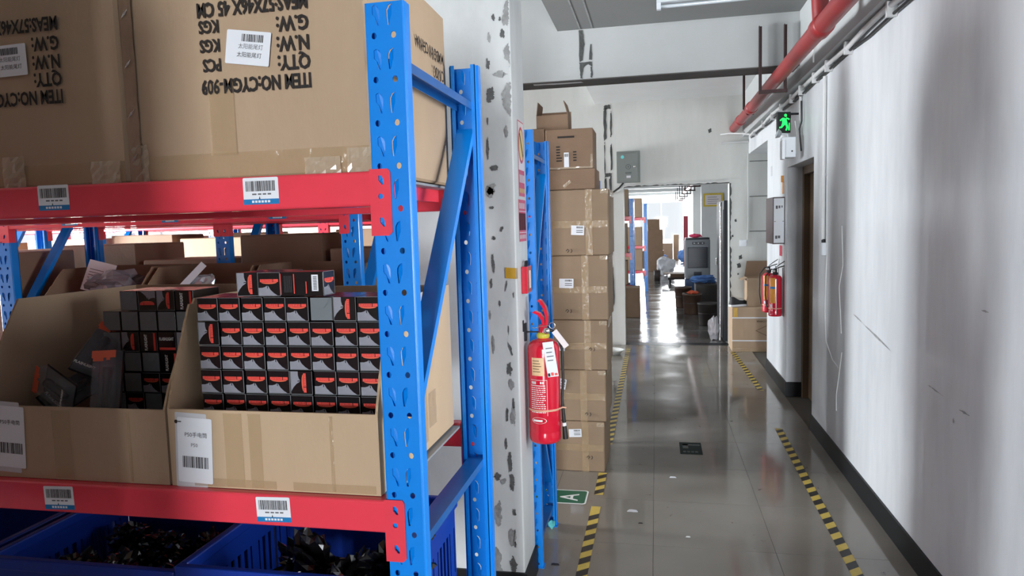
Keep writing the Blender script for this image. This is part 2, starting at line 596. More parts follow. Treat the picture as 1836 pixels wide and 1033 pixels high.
# wall behind the camera with its window
w = MB()
w.box(LW, 0.0, BY - 0.2, BY, 0, ZU)
w.box(1.1, 1.5, BY - 0.2, BY, 0, ZU)
w.box(0.0, 1.1, BY - 0.2, BY, 0, 0.22)
w.box(0.0, 1.1, BY - 0.2, BY, 2.18, ZU)
struct(w.build('wall_back', 'wall_white'))
def window(name, rect, axis, c, depth=0.06, nv=2):
    """aluminium frame with glass; rect (a0, a1, z0, z1) along axis at plane c"""
    a0, a1, z0, z1 = rect
    root = bpy.data.objects.new(name, None)
    COL.objects.link(root); struct(root)
    def bx(mb, p0, p1, q0, q1, d0, d1):
        if axis == 'x': mb.box(p0, p1, d0, d1, q0, q1)
        else: mb.box(d0, d1, p0, p1, q0, q1)
    f = MB()
    t = 0.045
    bx(f, a0, a1, z0, z0 + t, c - depth, c); bx(f, a0, a1, z1 - t, z1, c - depth, c)
    for i in range(nv + 1):
        p = a0 + (a1 - a0 - t) * i / nv
        bx(f, p, p + t, z0 + t, z1 - t, c - depth, c)
    f.build('window_frame', 'frame_alu', root)
    for i in range(nv):
        p = a0 + (a1 - a0 - t) * i / nv + t
        q = a0 + (a1 - a0 - t) * (i + 1) / nv
        g = MB()
        bx(g, p, q, z0 + t, z1 - t, c - depth * 0.6, c - depth * 0.6 + 0.005)
        g.build('pane', 'glass', root)
    return root
window('window_9', (1.35, 2.05, 0.9, 2.1), 'y', RW + 0.16)  # added out-of-view window that brightens the pillar's aisle side
window('window_1', (0.0, 1.1, 0.22, 2.18), 'x', BY - 0.06)

# left wall with a row of windows
w = MB()
w.box(LW - 0.2, LW, BY, EY, 0, 0.88)
w.box(LW - 0.2, LW, BY, EY, 2.12, ZU)
edges = [BY] + [q for ab in LEFT_WINDOWS for q in ab] + [EY]
for i in range(0, len(edges), 2):
    w.box(LW - 0.2, LW, edges[i], edges[i + 1], 0.88, 2.12)
struct(w.build('wall_left', 'wall_white'))
for k, (a, b) in enumerate(LEFT_WINDOWS):
    window('window_%d' % (k + 2), (a, b, 0.88, 2.12), 'y', LW - 0.06)

# ceiling: low slab over the corridor, higher soffit over the racks, cross beams
ce = struct(MB().box(LW - 0.2, 2.1, BY - 0.2, EY + 0.2, ZU, ZU + 0.2).build('ceiling', 'ceiling_grey'))
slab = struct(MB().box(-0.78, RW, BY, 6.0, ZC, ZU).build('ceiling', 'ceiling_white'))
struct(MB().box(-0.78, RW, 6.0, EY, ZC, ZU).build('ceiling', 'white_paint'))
def cross_beam(name, y0, y1, z0):
    return struct(MB().box(LW, RW - 0.075, y0, y1, z0, ZC).box(LW, -0.78, y0, y1, ZC, ZU).build(name, 'beam_white'))
b1 = cross_beam('trim_2', 5.93, 6.2, 2.85)
cross_beam('trim_3', 1.9, 2.15, 2.95)
b3 = lambda x, z: (x, 5.927, z)
for k, q in enumerate([[(-0.605, 2.99), (-0.575, 3.0), (-0.56, 3.13), (-0.57, 3.24), (-0.605, 3.245)], [(-0.525, 3.0), (-0.498, 3.0), (-0.5, 3.12), (-0.512, 3.13)],
                       [(-0.605, 2.985), (-0.5, 2.985), (-0.5, 2.945), (-0.53, 2.965), (-0.56, 2.955), (-0.58, 2.9), (-0.582, 2.855), (-0.596, 2.855), (-0.6, 2.9)],
                       [(-0.513, 2.945), (-0.5, 2.945), (-0.496, 2.88), (-0.502, 2.855), (-0.515, 2.86), (-0.51, 2.9)]]):
    scar('plaster_scar', b1, q, b3, 70 + k, 0.0025)
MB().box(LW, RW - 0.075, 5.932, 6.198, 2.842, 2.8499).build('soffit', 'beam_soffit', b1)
u3 = lambda x, y: (x, y, 2.839)
scar('plaster_scar', b1, [(-1.0, 5.95), (-0.8, 5.96), (-0.6, 5.97), (-0.58, 6.02), (-0.8, 6.03), (-1.0, 6.0)], u3, 77, 0.004, 'white_paint')
s3 = lambda x, y: (x, y, ZC - 0.003)
for k, x in enumerate((-0.6, -0.5)):
    MB().poly([s3(x, 5.92), s3(x + 0.012, 5.92), s3(x + 0.012, 4.4), s3(x, 4.4)]).build('slab_seam', 'patch_grey', slab)

# pillar beside the front rack
PX0, PX1, PY0, PY1 = -1.03, -0.585, 2.94, 3.215
pm = MB()
pm.extrude([(x, y, 0) for (x, y) in rrect(PX0, PX1, PY0, PY1, 0.006, 2)], (0, 0, ZU))
pil = struct(pm.build('wall_pillar', 'pillar_white'))
p3 = lambda x, z: (x, PY0 - 0.0025, z)
PATCH = [  # (light or dark render, x, z, half width, half height, lean) on the camera side of the pillar
    ('l', -0.595, 2.531, 0.0219, 0.0608, 0.1), ('d', -0.654, 2.524, 0.0089, 0.0152, 0), ('d', -0.617, 2.456, 0.012, 0.0229, 0), ('l', -0.676, 2.446, 0.0081, 0.023, 0),
    ('l', -0.595, 2.37, 0.018, 0.0537, -0.15), ('l', -0.634, 2.292, 0.0323, 0.0154, 0), ('d', -0.683, 2.338, 0.0089, 0.024, 0), ('d', -0.677, 2.21, 0.0212, 0.0319, 0),
    ('l', -0.605, 2.189, 0.0323, 0.0738, 0), ('d', -0.691, 2.105, 0.0033, 0.0196, 0), ('d', -0.695, 1.987, 0.0066, 0.0594, 0), ('l', -0.613, 2.053, 0.0089, 0.0294, 0),
    ('d', -0.67, 1.906, 0.0205, 0.0135, 0.5), ('l', -0.684, 1.819, 0.0206, 0.0279, 0), ('d', -0.626, 2.518, 0.0056, 0.0114, 0), ('l', -0.69, 1.809, 0.0165, 0.032, 0),
    ('d', -0.686, 1.74, 0.0108, 0.008, 0), ('d', -0.644, 1.649, 0.0091, 0.0137, 0.4), ('d', -0.68, 1.611, 0.0091, 0.0105, 0), ('d', -0.687, 1.502, 0.0075, 0.0448, 0),
    ('d', -0.697, 1.413, 0.0059, 0.0246, 0), ('d', -0.662, 1.329, 0.005, 0.014, 0), ('d', -0.632, 1.404, 0.0041, 0.0245, 0.2), ('d', -0.627, 1.215, 0.0033, 0.0247, 0),
    ('d', -0.622, 1.133, 0.0067, 0.029, -0.3), ('d', -0.628, 1.041, 0.0126, 0.0333, 0), ('l', -0.697, 1.149, 0.0067, 0.0499, 0), ('d', -0.6, 1.367, 0.0033, 0.0163, 0),
    ('l', -0.707, 1.281, 0.0042, 0.0248, 0), ('l', -0.62, 0.974, 0.0126, 0.0251, 0), ('d', -0.614, 0.89, 0.0059, 0.0252, 0), ('d', -0.644, 0.839, 0.0059, 0.0464, 0.05),
    ('l', -0.616, 0.831, 0.0126, 0.0421, 0), ('d', -0.653, 0.712, 0.0059, 0.0255, 0), ('d', -0.637, 0.619, 0.011, 0.0513, 0), ('d', -0.631, 0.534, 0.0127, 0.0472, 0),
    ('d', -0.696, 0.561, 0.0205, 0.0172, 0), ('l', -0.697, 0.393, 0.0215, 0.0565, 0), ('d', -0.625, 0.401, 0.0094, 0.0173, 0), ('l', -0.708, 0.165, 0.0251, 0.0706, 0),
    ('d', -0.635, 0.161, 0.0189, 0.0483, 0), ('d', -0.624, 0.254, 0.006, 0.0139, 0), ('l', -0.671, 0.54, 0.0128, 0.0172, 0.5), ('l', -0.638, 0.292, 0.0171, 0.0523, 0)]
for k, (kd, x, z, a, b, lean) in enumerate(PATCH):
    r2 = random.Random(100 + k)
    n = 11
    q = []
    for i in range(n):
        t = 2 * math.pi * i / n
        rad = r2.uniform(0.55, 1.15)
        dx, dz = a * math.cos(t) * rad, b * math.sin(t) * rad
        q.append((min(x + dx + dz * lean, PX1 - 0.004), z + dz))
    scar('plaster_patch', pil, q, p3, 130 + k, min(a, b) * 0.16, 'patch_grey' if kd == 'l' else 'patch_dark')
pb = MB().box(PX1, PX1 + 0.012, PY0, PY1, 0, 0.125).box(PX0, PX1 + 0.012, PY0 - 0.012, PY0, 0, 0.125)
struct(pb.build('baseboard_pillar', 'skirting_black'))

# skirting on the right wall
struct(MB().box(RW - 0.012, RW, BY, D0, 0, 0.125).build('baseboard_right', 'skirting_black'))
struct(MB().box(RW - 0.012, RW, D1, AL0, 0, 0.135).box(RW - 0.012, RW + 0.13, D1 - 0.012, D1, 0, 0.135).build('baseboard_right', 'skirting_black'))

# scratches and peeled spots on the near right wall
w3 = lambda y, z: (RW - 0.0025, y, z)
for k, (y, z, ly, lz, sl) in enumerate([(4.15, 1.0, 0.26, 0.006, 0.14), (4.5, 1.05, 0.1, 0.004, 0.15), (3.3, 0.90, 0.10, 0.004, 0.05), (3.0, 0.88, 0.05, 0.004, 0.0),
                                        (2.85, 1.3, 0.03, 0.004, 0.0), (3.1, 0.82, 0.008, 0.012, 0)]):
    scar('scuff_mark', wr, [(y - ly, z - sl * ly), (y, z - lz), (y + ly, z + sl * ly), (y, z + lz)], w3, 200 + k, 0.0016, 'patch_grey')
# curled paint blister lines
for k, pth in enumerate([[(5.32, 1.95), (5.30, 1.4), (5.34, 1.0), (5.3, 0.78), (5.1, 0.68), (4.95, 0.66)], [(4.9, 1.6), (4.86, 1.35), (4.95, 1.2), (4.88, 0.9)],
                         [(4.86, 0.78), (4.93, 0.6), (4.99, 0.46), (4.98, 0.36)]]):
    MB().tube([(RW - 0.001, y, z) for y, z in pth], 0.0035, 6).build('paint_blister', 'white_paint', wr)

# ================================================================== RACKS
PW, PD, PIT = 0.082, 0.046, 0.084
def tear(cx, cz, mir):
    q = [(-7, 17), (-2, 20), (4, 17), (8, 9), (8, -3), (6.5, -20), (3, -20), (-1.5, -4), (-7, 2)]
    return [(cx + mir * a / 1000.0, cz + b / 1000.0) for a, b in q]
def cell_mesh():
    cu = bpy.data.curves.new('web', 'CURVE')
    cu.dimensions = '2D'
    cu.fill_mode = 'BOTH'
    cu.extrude = 0.001
    def sp(pts):
        s = cu.splines.new('POLY')
        s.points.add(len(pts) - 1)
        for p, (a, b) in zip(s.points, pts): p.co = (a, b, 0, 1)
        s.use_cyclic_u = True
    sp([(0.004, 0), (PW - 0.004, 0), (PW - 0.004, PIT), (0.004, PIT)])
    for cx in (0.0185, 0.0585):
        sp([(cx + 0.0055 * math.cos(a * math.pi / 5), 0.021 + 0.0065 * math.sin(a * math.pi / 5)) for a in range(10)])
    sp(tear(0.0235, 0.060, 1)); sp(tear(0.0535, 0.060, -1))
    o = bpy.data.objects.new('web', cu)
    COL.objects.link(o)
    dg = bpy.context.evaluated_depsgraph_get()
    me = bpy.data.meshes.new_from_object(o.evaluated_get(dg))
    bpy.data.objects.remove(o)
    return me
_cell = cell_mesh()
def upright_mesh(height):
    """C-section post, perforated web on y=0, flanges running back; hooks pressed in behind each slot"""
    mb = MB()
    n = int(height / PIT)
    for k in range(n):
        z0 = k * PIT
        mb.raw([(v.co.x, 0.001 + v.co.z, z0 + v.co.y) for v in _cell.vertices], [tuple(p.vertices) for p in _cell.polygons])
        for cx, mir in ((0.0235, 1), (0.0535, -1)):
            q = tear(cx, z0 + 0.060, mir)
            cxm = sum(p[0] for p in q) / len(q); czm = sum(p[1] for p in q) / len(q)
            mb.poly([(cxm + (a - cxm) * 1.06, 0.0035 + (0.004 if (a - cxm) * mir > 0 else 0.0), czm + (b - czm) * 1.03) for a, b in q])
    top = n * PIT
    mb.box(0.004, PW - 0.004, 0, 0.002, top, height)
    for s in (0, 1):
        xo = 0 if s == 0 else PW
        d = 1 if s == 0 else -1
        mb.extrude([(xo, 0.005, 0), (xo + d * 0.0012, 0.0012, 0), (xo + d * 0.005, 0, 0), (xo + d * 0.005, 0.002, 0), (xo + d * 0.002, 0.005, 0)], (0, 0, height))
        mb.box(min(xo, xo + d * 0.002), max(xo, xo + d * 0.002), 0.005, 0.030, 0, height)
        mb.box(min(xo + d * 0.006, xo + d * 0.008), max(xo + d * 0.006, xo + d * 0.008), 0.030, PD, 0, height)
        mb.box(min(xo, xo + d * 0.008), max(xo, xo + d * 0.008), 0.029, 0.031, 0, height)
        mb.box(min(xo + d * 0.006, xo + d * 0.018), max(xo + d * 0.006, xo + d * 0.018), PD - 0.002, PD, 0, height)
    mb.box(-0.005, PW + 0.005, -0.005, PD + 0.005, 0, 0.004)
    return mb.mesh('upright', M('blue_paint'))
UP = upright_mesh(2.1)

def channel(p, q, wdir, up, w=0.046, h=0.02, t=0.002):
    """open channel from p to q, web width along wdir, flanges turned along -up"""
    p, q, wdir, up = Vector(p), Vector(q), Vector(wdir).normalized(), Vector(up).normalized()
    mb = MB()
    prof = [(-w / 2, 0), (w / 2, 0), (w / 2, -h), (w / 2 - t, -h), (w / 2 - t, -t), (-w / 2 + t, -t), (-w / 2 + t, -h), (-w / 2, -h)]
    mb.extrude([p + wdir * a + up * b for a, b in prof], q - p)
    return mb

def plate_mesh():
    cu = bpy.data.curves.new('plate', 'CURVE')
    cu.dimensions = '2D'; cu.fill_mode = 'BOTH'; cu.extrude = 0.0015
    def sp(pts):
        s = cu.splines.new('POLY'); s.points.add(len(pts) - 1)
        for p, (a, b) in zip(s.points, pts): p.co = (a, b, 0, 1)
        s.use_cyclic_u = True
    sp([(0, 0), (0.034, 0), (0.041, 0.007), (0.041, 0.125), (0.036, 0.132), (0, 0.132)])
    slot = [(-5, 9), (1, 9), (5, 3), (6, -9), (2, -9), (-5, -1)]
    sp([(0.021 + a / 1000, 0.110 + b / 1000) for a, b in slot])
    sp([(0.021 + a / 1000, 0.027 + b / 1000) for a, b in slot])
    sp([(0.0195 + 0.0055 * math.cos(a * math.pi / 5), 0.078 + 0.0055 * math.sin(a * math.pi / 5)) for a in range(10)])
    o = bpy.data.objects.new('plate', cu); COL.objects.link(o)
    dg = bpy.context.evaluated_depsgraph_get()
    me = bpy.data.meshes.new_from_object(o.evaluated_get(dg))
    bpy.data.objects.remove(o)
    mb = MB().raw([(v.co.x, v.co.z, v.co.y) for v in me.vertices], [tuple(p.vertices) for p in me.polygons])
    mb.box(-0.003, 0.0, -0.0015, 0.035, 0, 0.132)
    return mb.mesh('connector_plate', M('red_paint'))
PLATE = plate_mesh()

def shelf_label(mb, x, z, yf, w=0.08, h=0.055, seed=1, tilt=0.0):
    """bar-code label on a beam: paper, bars, small figures, blue strip"""
    c, s = math.cos(tilt), math.sin(tilt)
    xd, zd = Vector((c, 0, s)), Vector((-s, 0, c))
    o = Vector((x, yf, z))
    q = lambda a, b, dy: o + xd * a + zd * b + Vector((0, dy, 0))
    rc = rrect(0, w, 0, h, 0.003, 3)
    mb.poly([q(a, b, -0.0006) for a, b in rc], 0)
    mb.poly([q(0, 0, -0.0009), q(w, 0, -0.0009), q(w, 0.011, -0.0009), q(0, 0.011, -0.0009)], 1)
    mb.barcode(q(0.006, 0.027, -0.0009), xd, zd, w - 0.012, 0.021, 2, seed, 34)
    for k, (u, ln) in enumerate(((0.020, 0.010), (0.033, 0.008), (0.044, 0.008), (0.055, 0.008))):   # worn, unreadable figures
        mb.poly([q(u, 0.0195, -0.0009), q(u + ln, 0.0195, -0.0009), q(u + ln, 0.0225, -0.0009), q(u, 0.0225, -0.0009)], 3)
    mb.poly([q(w * 0.44, 0.011, -0.0013), q(w * 0.48, 0.011, -0.0013), q(w * 0.46, 0.017, -0.0013)], 2)
    for k in range(6):
        u = 0.019 + k * 0.0072
        mb.poly([q(u, 0.0035, -0.0012), q(u + 0.0052, 0.0035, -0.0012), q(u + 0.0052, 0.0082, -0.0012), q(u, 0.0082, -0.0012)], 0)
LABMATS = M('paper', 'label_blue', 'ink', 'ink_grey')

def rack(label, xr, yf, depth, bays, levels, labels=None, deck=True, cat_group=None, shelf_h=0.07):
    """boltless rack: xr = outer right side, bays = list of clear widths going left; levels = beam-top heights"""
    r = thing('storage_rack', label, 'rack', (xr, yf, 0), group=cat_group)
    xs = [-PW]
    for b in bays: xs.append(xs[-1] - b - PW)
    for x in xs:
        inst('upright', UP, r, (x, 0, 0))
        inst('upright', UP, r, (x + PW, depth, 0), (0, 0, math.pi))
        xc = x + PW / 2
        y0, y1 = 0.034, depth - 0.034
        X = (1, 0, 0)
        channel((xc, y0, 2.0), (xc, y1, 2.0), X, (0, 0, 1)).build('brace', 'blue_brace', r)
        channel((xc, y0, 1.0), (xc, y1, 1.0), X, (0, 0, 1)).build('brace', 'blue_brace', r)
        channel((xc, y0, 0.12), (xc, y1, 0.12), X, (0, 0, 1)).build('brace', 'blue_brace', r)
        def diag(za, zb):
            p, q = Vector((xc, y0, za)), Vector((xc, y1, zb))
            t = (q - p).normalized()
            channel(p, q, X, Vector((0, -t.z, t.y))).build('brace', 'blue_paint', r)
        diag(1.27, 1.93)
        diag(0.93, 0.25)
    for bi, b in enumerate(bays):
        xa = xs[bi]            # right end of bay (left side of the right post)
        xb = xs[bi + 1] + PW   # left end
        for li, z in enumerate(levels):
            for side in (0, 1):
                # box-section beam with a stepped top
                prof = []
                for (a, c) in rrect(0.0, 0.042, z - shelf_h, z, 0.006, 3): prof.append((a, c))
                yv = (lambda a: -0.003 + a) if side == 0 else (lambda a: depth + 0.003 - a)
                bm_ = MB().extrude([(xa - 0.001, yv(a), c) for a, c in prof], (xb - xa + 0.002, 0, 0), smooth=False)
                beam = bm_.build('beam', 'red_paint', r)
                if side == 0:
                    inst('connector_plate', PLATE, beam, (xa, -0.0032, z - 0.129))
                    p2 = inst('connector_plate', PLATE, beam, (xb, -0.0032, z - 0.129)); p2.scale = (-1, 1, 1)
                else:
                    p1 = inst('connector_plate', PLATE, beam, (xa, depth + 0.0032, z - 0.129)); p1.scale = (1, -1, 1)
                    p2 = inst('connector_plate', PLATE, beam, (xb, depth + 0.0032, z - 0.129)); p2.scale = (-1, -1, 1)
                if side == 0 and labels and (bi, li) in labels:
                    for (lx, lz, seed, tl) in labels[(bi, li)]:
                        mb = MB()
                        shelf_label(mb, lx - xr, lz, -0.003, seed=seed, tilt=tl)
                        mb.build('shelf_label', LABMATS, beam)
            # cross bars and deck
            for cx in (xa - 0.055, (xa + xb) / 2, xb + 0.055):
                MB().box(cx - 0.015, cx + 0.015, 0.039, depth - 0.039, z - 0.045, z - 0.012).build('cross_bar', 'red_paint', r)
            if deck:
                MB().box(xb + 0.002, xa - 0.002, 0.04, depth - 0.04, z - 0.0118, z - 0.006).build('shelf_deck', 'deck_steel', r)
    return r

RX, RY, RD = -0.472, 1.33, 0.61
LV = [0.5, 1.1, 1.777]
lab1 = {(0, 2): [(-1.339, 1.723, 3, 0.0), (-0.836, 1.719, 5, 0.0)], (0, 1): [(-1.392, 1.037, 2, 0.03), (-0.85, 1.039, 4, 0.03)]}
rack('blue and red steel rack nearest the camera, holding flashlight boxes and cartons', RX, RY, RD, [1.95, 1.95, 1.95], LV, lab1, cat_group='blue and red storage racks')  # outer two bays added out of view to keep window light off the aisle
labB = {(0, 2): [(-1.56, 1.716, 7, 0.0), (-2.06, 1.716, 8, 0.0), (-2.56, 1.716, 9, 0.0)]}
rack('blue and red rack seen through the gap behind the front rack', -1.165, 2.65, 0.55, [1.60, 1.60], LV, labB, cat_group='blue and red storage racks')  # second bay added to darken the view through the shelf gap
rack('blue and red rack behind the pillar, beside the tall carton stack', -0.552, 3.235, 0.52, [1.5, 1.5], LV, cat_group='blue and red storage racks')
rack('blue and red rack hidden behind the tall carton stack, seen through the shelf gap', -0.47, 5.2, 0.55, [2.0, 2.0, 1.8], LV, cat_group='blue and red storage racks')  # right end placed to stop window light leaking past the stack
rack('blue and red rack whose top shows behind the tall carton stack', -0.56, 6.9, 0.5, [2.0, 2.0, 1.8], LV, cat_group='blue and red storage racks')
rack('unseen blue and red rack added behind the photographer to shade the aisle', -0.81, -0.5, 0.6, [1.95, 1.95], LV, cat_group='blue and red storage racks')  # rack added out of view to shade the left end of the front shelf

# ================================================================== CARTONS
def carton_body(w, d, h, seed, bulge=0.006, mat='cardboard'):
    """closed carton, origin at base front-right corner, extends to -x, +y, +z; faces bulge slightly"""
    bm = bmesh.new()
    bmesh.ops.create_cube(bm, size=1)
    bmesh.ops.bevel(bm, geom=bm.edges[:], offset=0.012, segments=1, affect='EDGES')
    bmesh.ops.subdivide_edges(bm, edges=bm.edges[:], cuts=3, use_grid_fill=True)
    off = Vector((seed * 3.1, seed * 1.7, 0))
    for v in bm.verts:
        c = v.co.copy()
        u = Vector((c.x * 2, c.y * 2, c.z * 2))
        q = Vector((c.x * w, c.y * d, c.z * h))
        b = bulge * (1 - min(1, abs(u.y)) ** 2 * 1.0) * (1 - abs(u.z) ** 2) if abs(u.x) > 0.98 else 0
        if abs(u.x) > 0.98: q.x += math.copysign(bulge * (1 - u.y ** 2) * (1 - u.z ** 2), u.x)
        if abs(u.y) > 0.98: q.y += math.copysign(bulge * (1 - u.x ** 2) * (1 - u.z ** 2), u.y)
        nn = noise.noise_vector(q * 7 + off) * 0.0022
        q.x += nn.x; q.y += nn.y
        v.co = q + Vector((-w / 2, d / 2, h / 2))
    zmin = min(v.co.z for v in bm.verts)
    for v in bm.verts: v.co.z -= zmin
    mb = MB(); mb.bm(bm); bm.free()
    return mb

def crumpled_strip(p0, xd, yd, w, h, nx, ny, amp, seed):
    """slightly creased adhesive tape patch lying on a face"""
    rr2 = random.Random(seed)
    p0, xd, yd = Vector(p0), Vector(xd), Vector(yd)
    nrm = xd.cross(yd).normalized()
    vs = []
    for j in range(ny + 1):
        for i in range(nx + 1):
            vs.append(p0 + xd * (w * i / nx) + yd * (h * j / ny) + nrm * rr2.uniform(0.1, 1.0) * amp)
    fs = [(j * (nx + 1) + i, j * (nx + 1) + i + 1, (j + 1) * (nx + 1) + i + 1, (j + 1) * (nx + 1) + i) for j in range(ny) for i in range(nx)]
    return MB().raw(vs, fs)

def sticker(w, h, bars, lines, seed, parent, org, xd, yd, name='sticker'):
    """white paper sticker: bars=(x,y,w,h) rel, lines=[(text, x, y, size, matidx)]"""
    org, xd, yd = Vector(org), Vector(xd), Vector(yd)
    nrm = xd.cross(yd).normalized()
    q = lambda a, b, e: org + xd * a + yd * b + nrm * e
    mb = MB()
    mb.poly([q(a, b, 0.0005) for a, b in rrect(0, w, 0, h, min(w, h) * 0.04, 2)], 0)
    if bars: mb.barcode(q(bars[0], bars[1], 0.0009), xd, yd, bars[2], bars[3], 1, seed, 24)
    for (s, a, b, size, mi) in lines: mb.text(s, q(a, b, 0.0009), xd, yd, size, mi)
    return mb.build(name, M('paper', 'ink', 'ink_grey'), parent)

XM, ZM = Vector((-1, 0, 0)), Vector((0, 0, -1))
XP, ZP = Vector((1, 0, 0)), Vector((0, 0, 1))
def export_print(mb, xs, yf, dz=0.0, full=True):
    """shipping marks printed on the carton, which stands upside down"""
    P = lambda x, z: (x, yf, z + dz)
    c = 0.041
    rows = [('ITEM NO:CYGM-909', 1.984), ('QTY:', 2.022), ('N.W:', 2.060), ('G.W:', 2.100), ('MEAS:57X46X 45 CM', 2.142)]
    for s, z in rows:
        sc = 0.252 / (text_w(s, 0.018) * c) if len(s) > 6 else 0.80
        mb.text(s, P(xs, z), XM, ZM, c, 0, sc, 0.032)
    if full:
        for s, z in (('PCS', 2.027), ('KGS', 2.067), ('KGS', 2.106)):
            mb.text(s, P(xs - 0.203, z), XM, ZM, 0.036, 0, 0.72, 0.032)

TOPZ = 1.778
c1 = thing('carton', 'brown export carton with upside-down CYGM-909 print, next to the front blue post', 'carton', (-0.567, 1.37, TOPZ), group='export cartons on the top shelf')
carton_body(0.556, 0.55, 0.46, 1).build('body', 'cardboard', c1)
L1 = lambda x, y, z: (x + 0.567, y - 1.37, z - TOPZ)
mb = MB(); export_print(mb, -0.688 + 0.567, -0.0095, -TOPZ); mb.build('printed_marks', M('ink'), c1)
mb = MB()
mb.text('MADE IN CHINA', (0.0095, 0.50, 0.345), (0, -1, 0), (0, 0, -1), 0.04, 0, 0.75, 0.015)
mb.text('C/NO.:', (0.0095, 0.50, 0.30), (0, -1, 0), (0, 0, -1), 0.04, 0, 0.75, 0.015)
mb.build('printed_marks', M('ink'), c1)
st = 0.15
xd = Vector((math.cos(st), 0, -math.sin(st))); zd = Vector((math.sin(st), 0, math.cos(st)))
sticker(0.101, 0.069, (0.035, 0.047, 0.05, 0.015), [('太阳能尾灯', 0.028, 0.033, 0.0115, 2), ('太阳能尾灯', 0.026, 0.016, 0.0115, 1)], 3, c1, (-0.881 + 0.567, -0.0105, 2.017 - TOPZ), xd, zd)
crumpled_strip((-0.555, -0.002, 0.0), XP, ZP, 0.55, 0.055, 26, 3, 0.0035, 5).build('tape', 'tape_clear', c1)
crumpled_strip((-0.36, -0.0085, 0.05), XP, ZP, 0.06, 0.15, 3, 9, 0.001, 6).build('tape', 'tape_clear', c1)
crumpled_strip((-0.05, -0.0085, 0.0), XP, ZP, 0.052, 0.05, 6, 5, 0.006, 7).build('tape', 'tape_shiny', c1)
crumpled_strip((-0.145, -0.0085, 0.0), XP, ZP, 0.08, 0.035, 7, 4, 0.005, 8).build('tape', 'tape_shiny', c1)
crumpled_strip((-0.556, -0.004, 0.0), XP, ZP, 0.04, 0.08, 4, 8, 0.006, 9).build('tape', 'tape_shiny', c1)
# glued and stapled flap down the left edge
fb = crumpled_strip((-0.562, -0.006, 0.0), XP, ZP, 0.03, 0.45, 3, 22, 0.004, 10)
seam = fb.build('seam_flap', 'cardboard_dark', c1)
for z in (0.05, 0.145, 0.25, 0.355, 0.44):
    mb = MB()
    for k in range(3):
        mb.tube([(-0.553 + k * 0.004, -0.013, z - 0.006 + k * 0.003), (-0.546 + k * 0.004, -0.013, z + 0.006 + k * 0.003)], 0.0008, 5)
    mb.build('staple', 'chrome', seam)

c2 = thing('carton', 'brown export carton cut by the left picture edge on the top shelf', 'carton', (-1.143, 1.372, TOPZ), group='export cartons on the top shelf')
carton_body(0.556, 0.55, 0.46, 2).build('body', 'cardboard', c2)
mb = MB(); export_print(mb, -1.286 + 1.143, -0.0095, 0.006 - TOPZ, False); mb.build('printed_marks', M('ink'), c2)
st = -0.02
xd = Vector((math.cos(st), 0, -math.sin(st))); zd = Vector((math.sin(st), 0, math.cos(st)))
sticker(0.101, 0.069, (0.03, 0.047, 0.05, 0.015), [('太阳能尾灯', 0.028, 0.033, 0.0115, 2), ('太阳能尾灯', 0.03, 0.016, 0.0115, 1)], 4, c2, (-1.473 + 1.143, -0.0105, 2.026 - TOPZ), xd, zd)
crumpled_strip((-0.555, -0.002, 0.0), XP, ZP, 0.55, 0.05, 26, 3, 0.0035, 15).build('tape', 'tape_clear', c2)
crumpled_strip((-0.085, -0.0085, 0.0), XP, ZP, 0.075, 0.05, 7, 5, 0.006, 17).build('tape', 'tape_shiny', c2)
crumpled_strip((-0.32, -0.0085, 0.0), XP, ZP, 0.06, 0.07, 5, 6, 0.005, 18).build('tape', 'tape_shiny', c2)

def open_carton(label, x1, y0, z0, w, d, hback, hfront, ycut, mat='cardboard', group='open cartons on the middle shelf', sleeve=False):
    """carton with lid off and the front cut low: base, back, two sides sloping to a low front"""
    t = 0.005
    r = thing('open_carton', label, 'carton', (x1, y0, z0), group=group)
    MB().box(-w, 0, 0, d, 0, t).build('base', mat, r)
    MB().box(-w + t, -t, 0, t, t, hfront).build('front_panel', mat, r)
    MB().box(-w + t, -t, d - t, d, t, hback).build('back_panel', mat, r)
    for s in (0, 1):
        xa = -t if s == 0 else -w
        rr3 = random.Random(int(x1 * 100) + s)
        ed = []
        n = 14
        for k in range(n + 1):
            f = k / n
            ed.append((0.0 + ycut * f, hfront + (hback - hfront) * (f ** 0.9) + rr3.uniform(-0.0025, 0.0025)))
        prof = [(0, t)] + ed + [(d, hback), (d, t)]
        MB().extrude([(xa, a, b) for a, b in prof], (t, 0, 0)).build('side_panel', mat, r)
        # torn pale corrugated edge
        e = MB()
        for k in range(n):
            (a, b), (a2, b2) = ed[k], ed[k + 1]
            e.poly([(xa - 0.0003, a, b + 0.0004), (xa + t + 0.0003, a, b + 0.0004), (xa + t + 0.0003, a2, b2 + 0.0004), (xa - 0.0003, a2, b2 + 0.0004)])
        e.build('torn_edge', 'cardboard_edge', r)
    return r

MZ = 1.101
oc1 = open_carton('open cut-down carton packed with neat rows of flashlight boxes', -0.572, 1.348, MZ, 0.498, 0.545, 0.40, 0.175, 0.095, 'cardboard_pale')
def p50_label(parent, x, z, tilt, seed, full=True):
    xd = Vector((math.cos(tilt), 0, -math.sin(tilt))); zd = Vector((math.sin(tilt), 0, math.cos(tilt)))
    MB().poly([Vector((x, -0.0006, z)) + xd * a + zd * b for a, b in rrect(-0.006, 0.072, -0.012, 0.158, 0.003, 2)]).build('sticker', 'paper_grey', parent)
    return sticker(0.086, 0.148, (0.012, 0.034, 0.066, 0.026), [('P50手电筒', 0.018, 0.105, 0.0125, 1)] + ([('P50', 0.033, 0.082, 0.0115, 2)] if full else []), seed, parent,
                   Vector((x, -0.0012, z)), xd, zd)
p50_label(oc1, -1.052 + 0.572, 1.112 - MZ, 0.045, 21)
lab = MB().disc((-1.048 + 0.572, -0.0026, 1.249 - MZ), 0.0042, 12, 0, 'y')
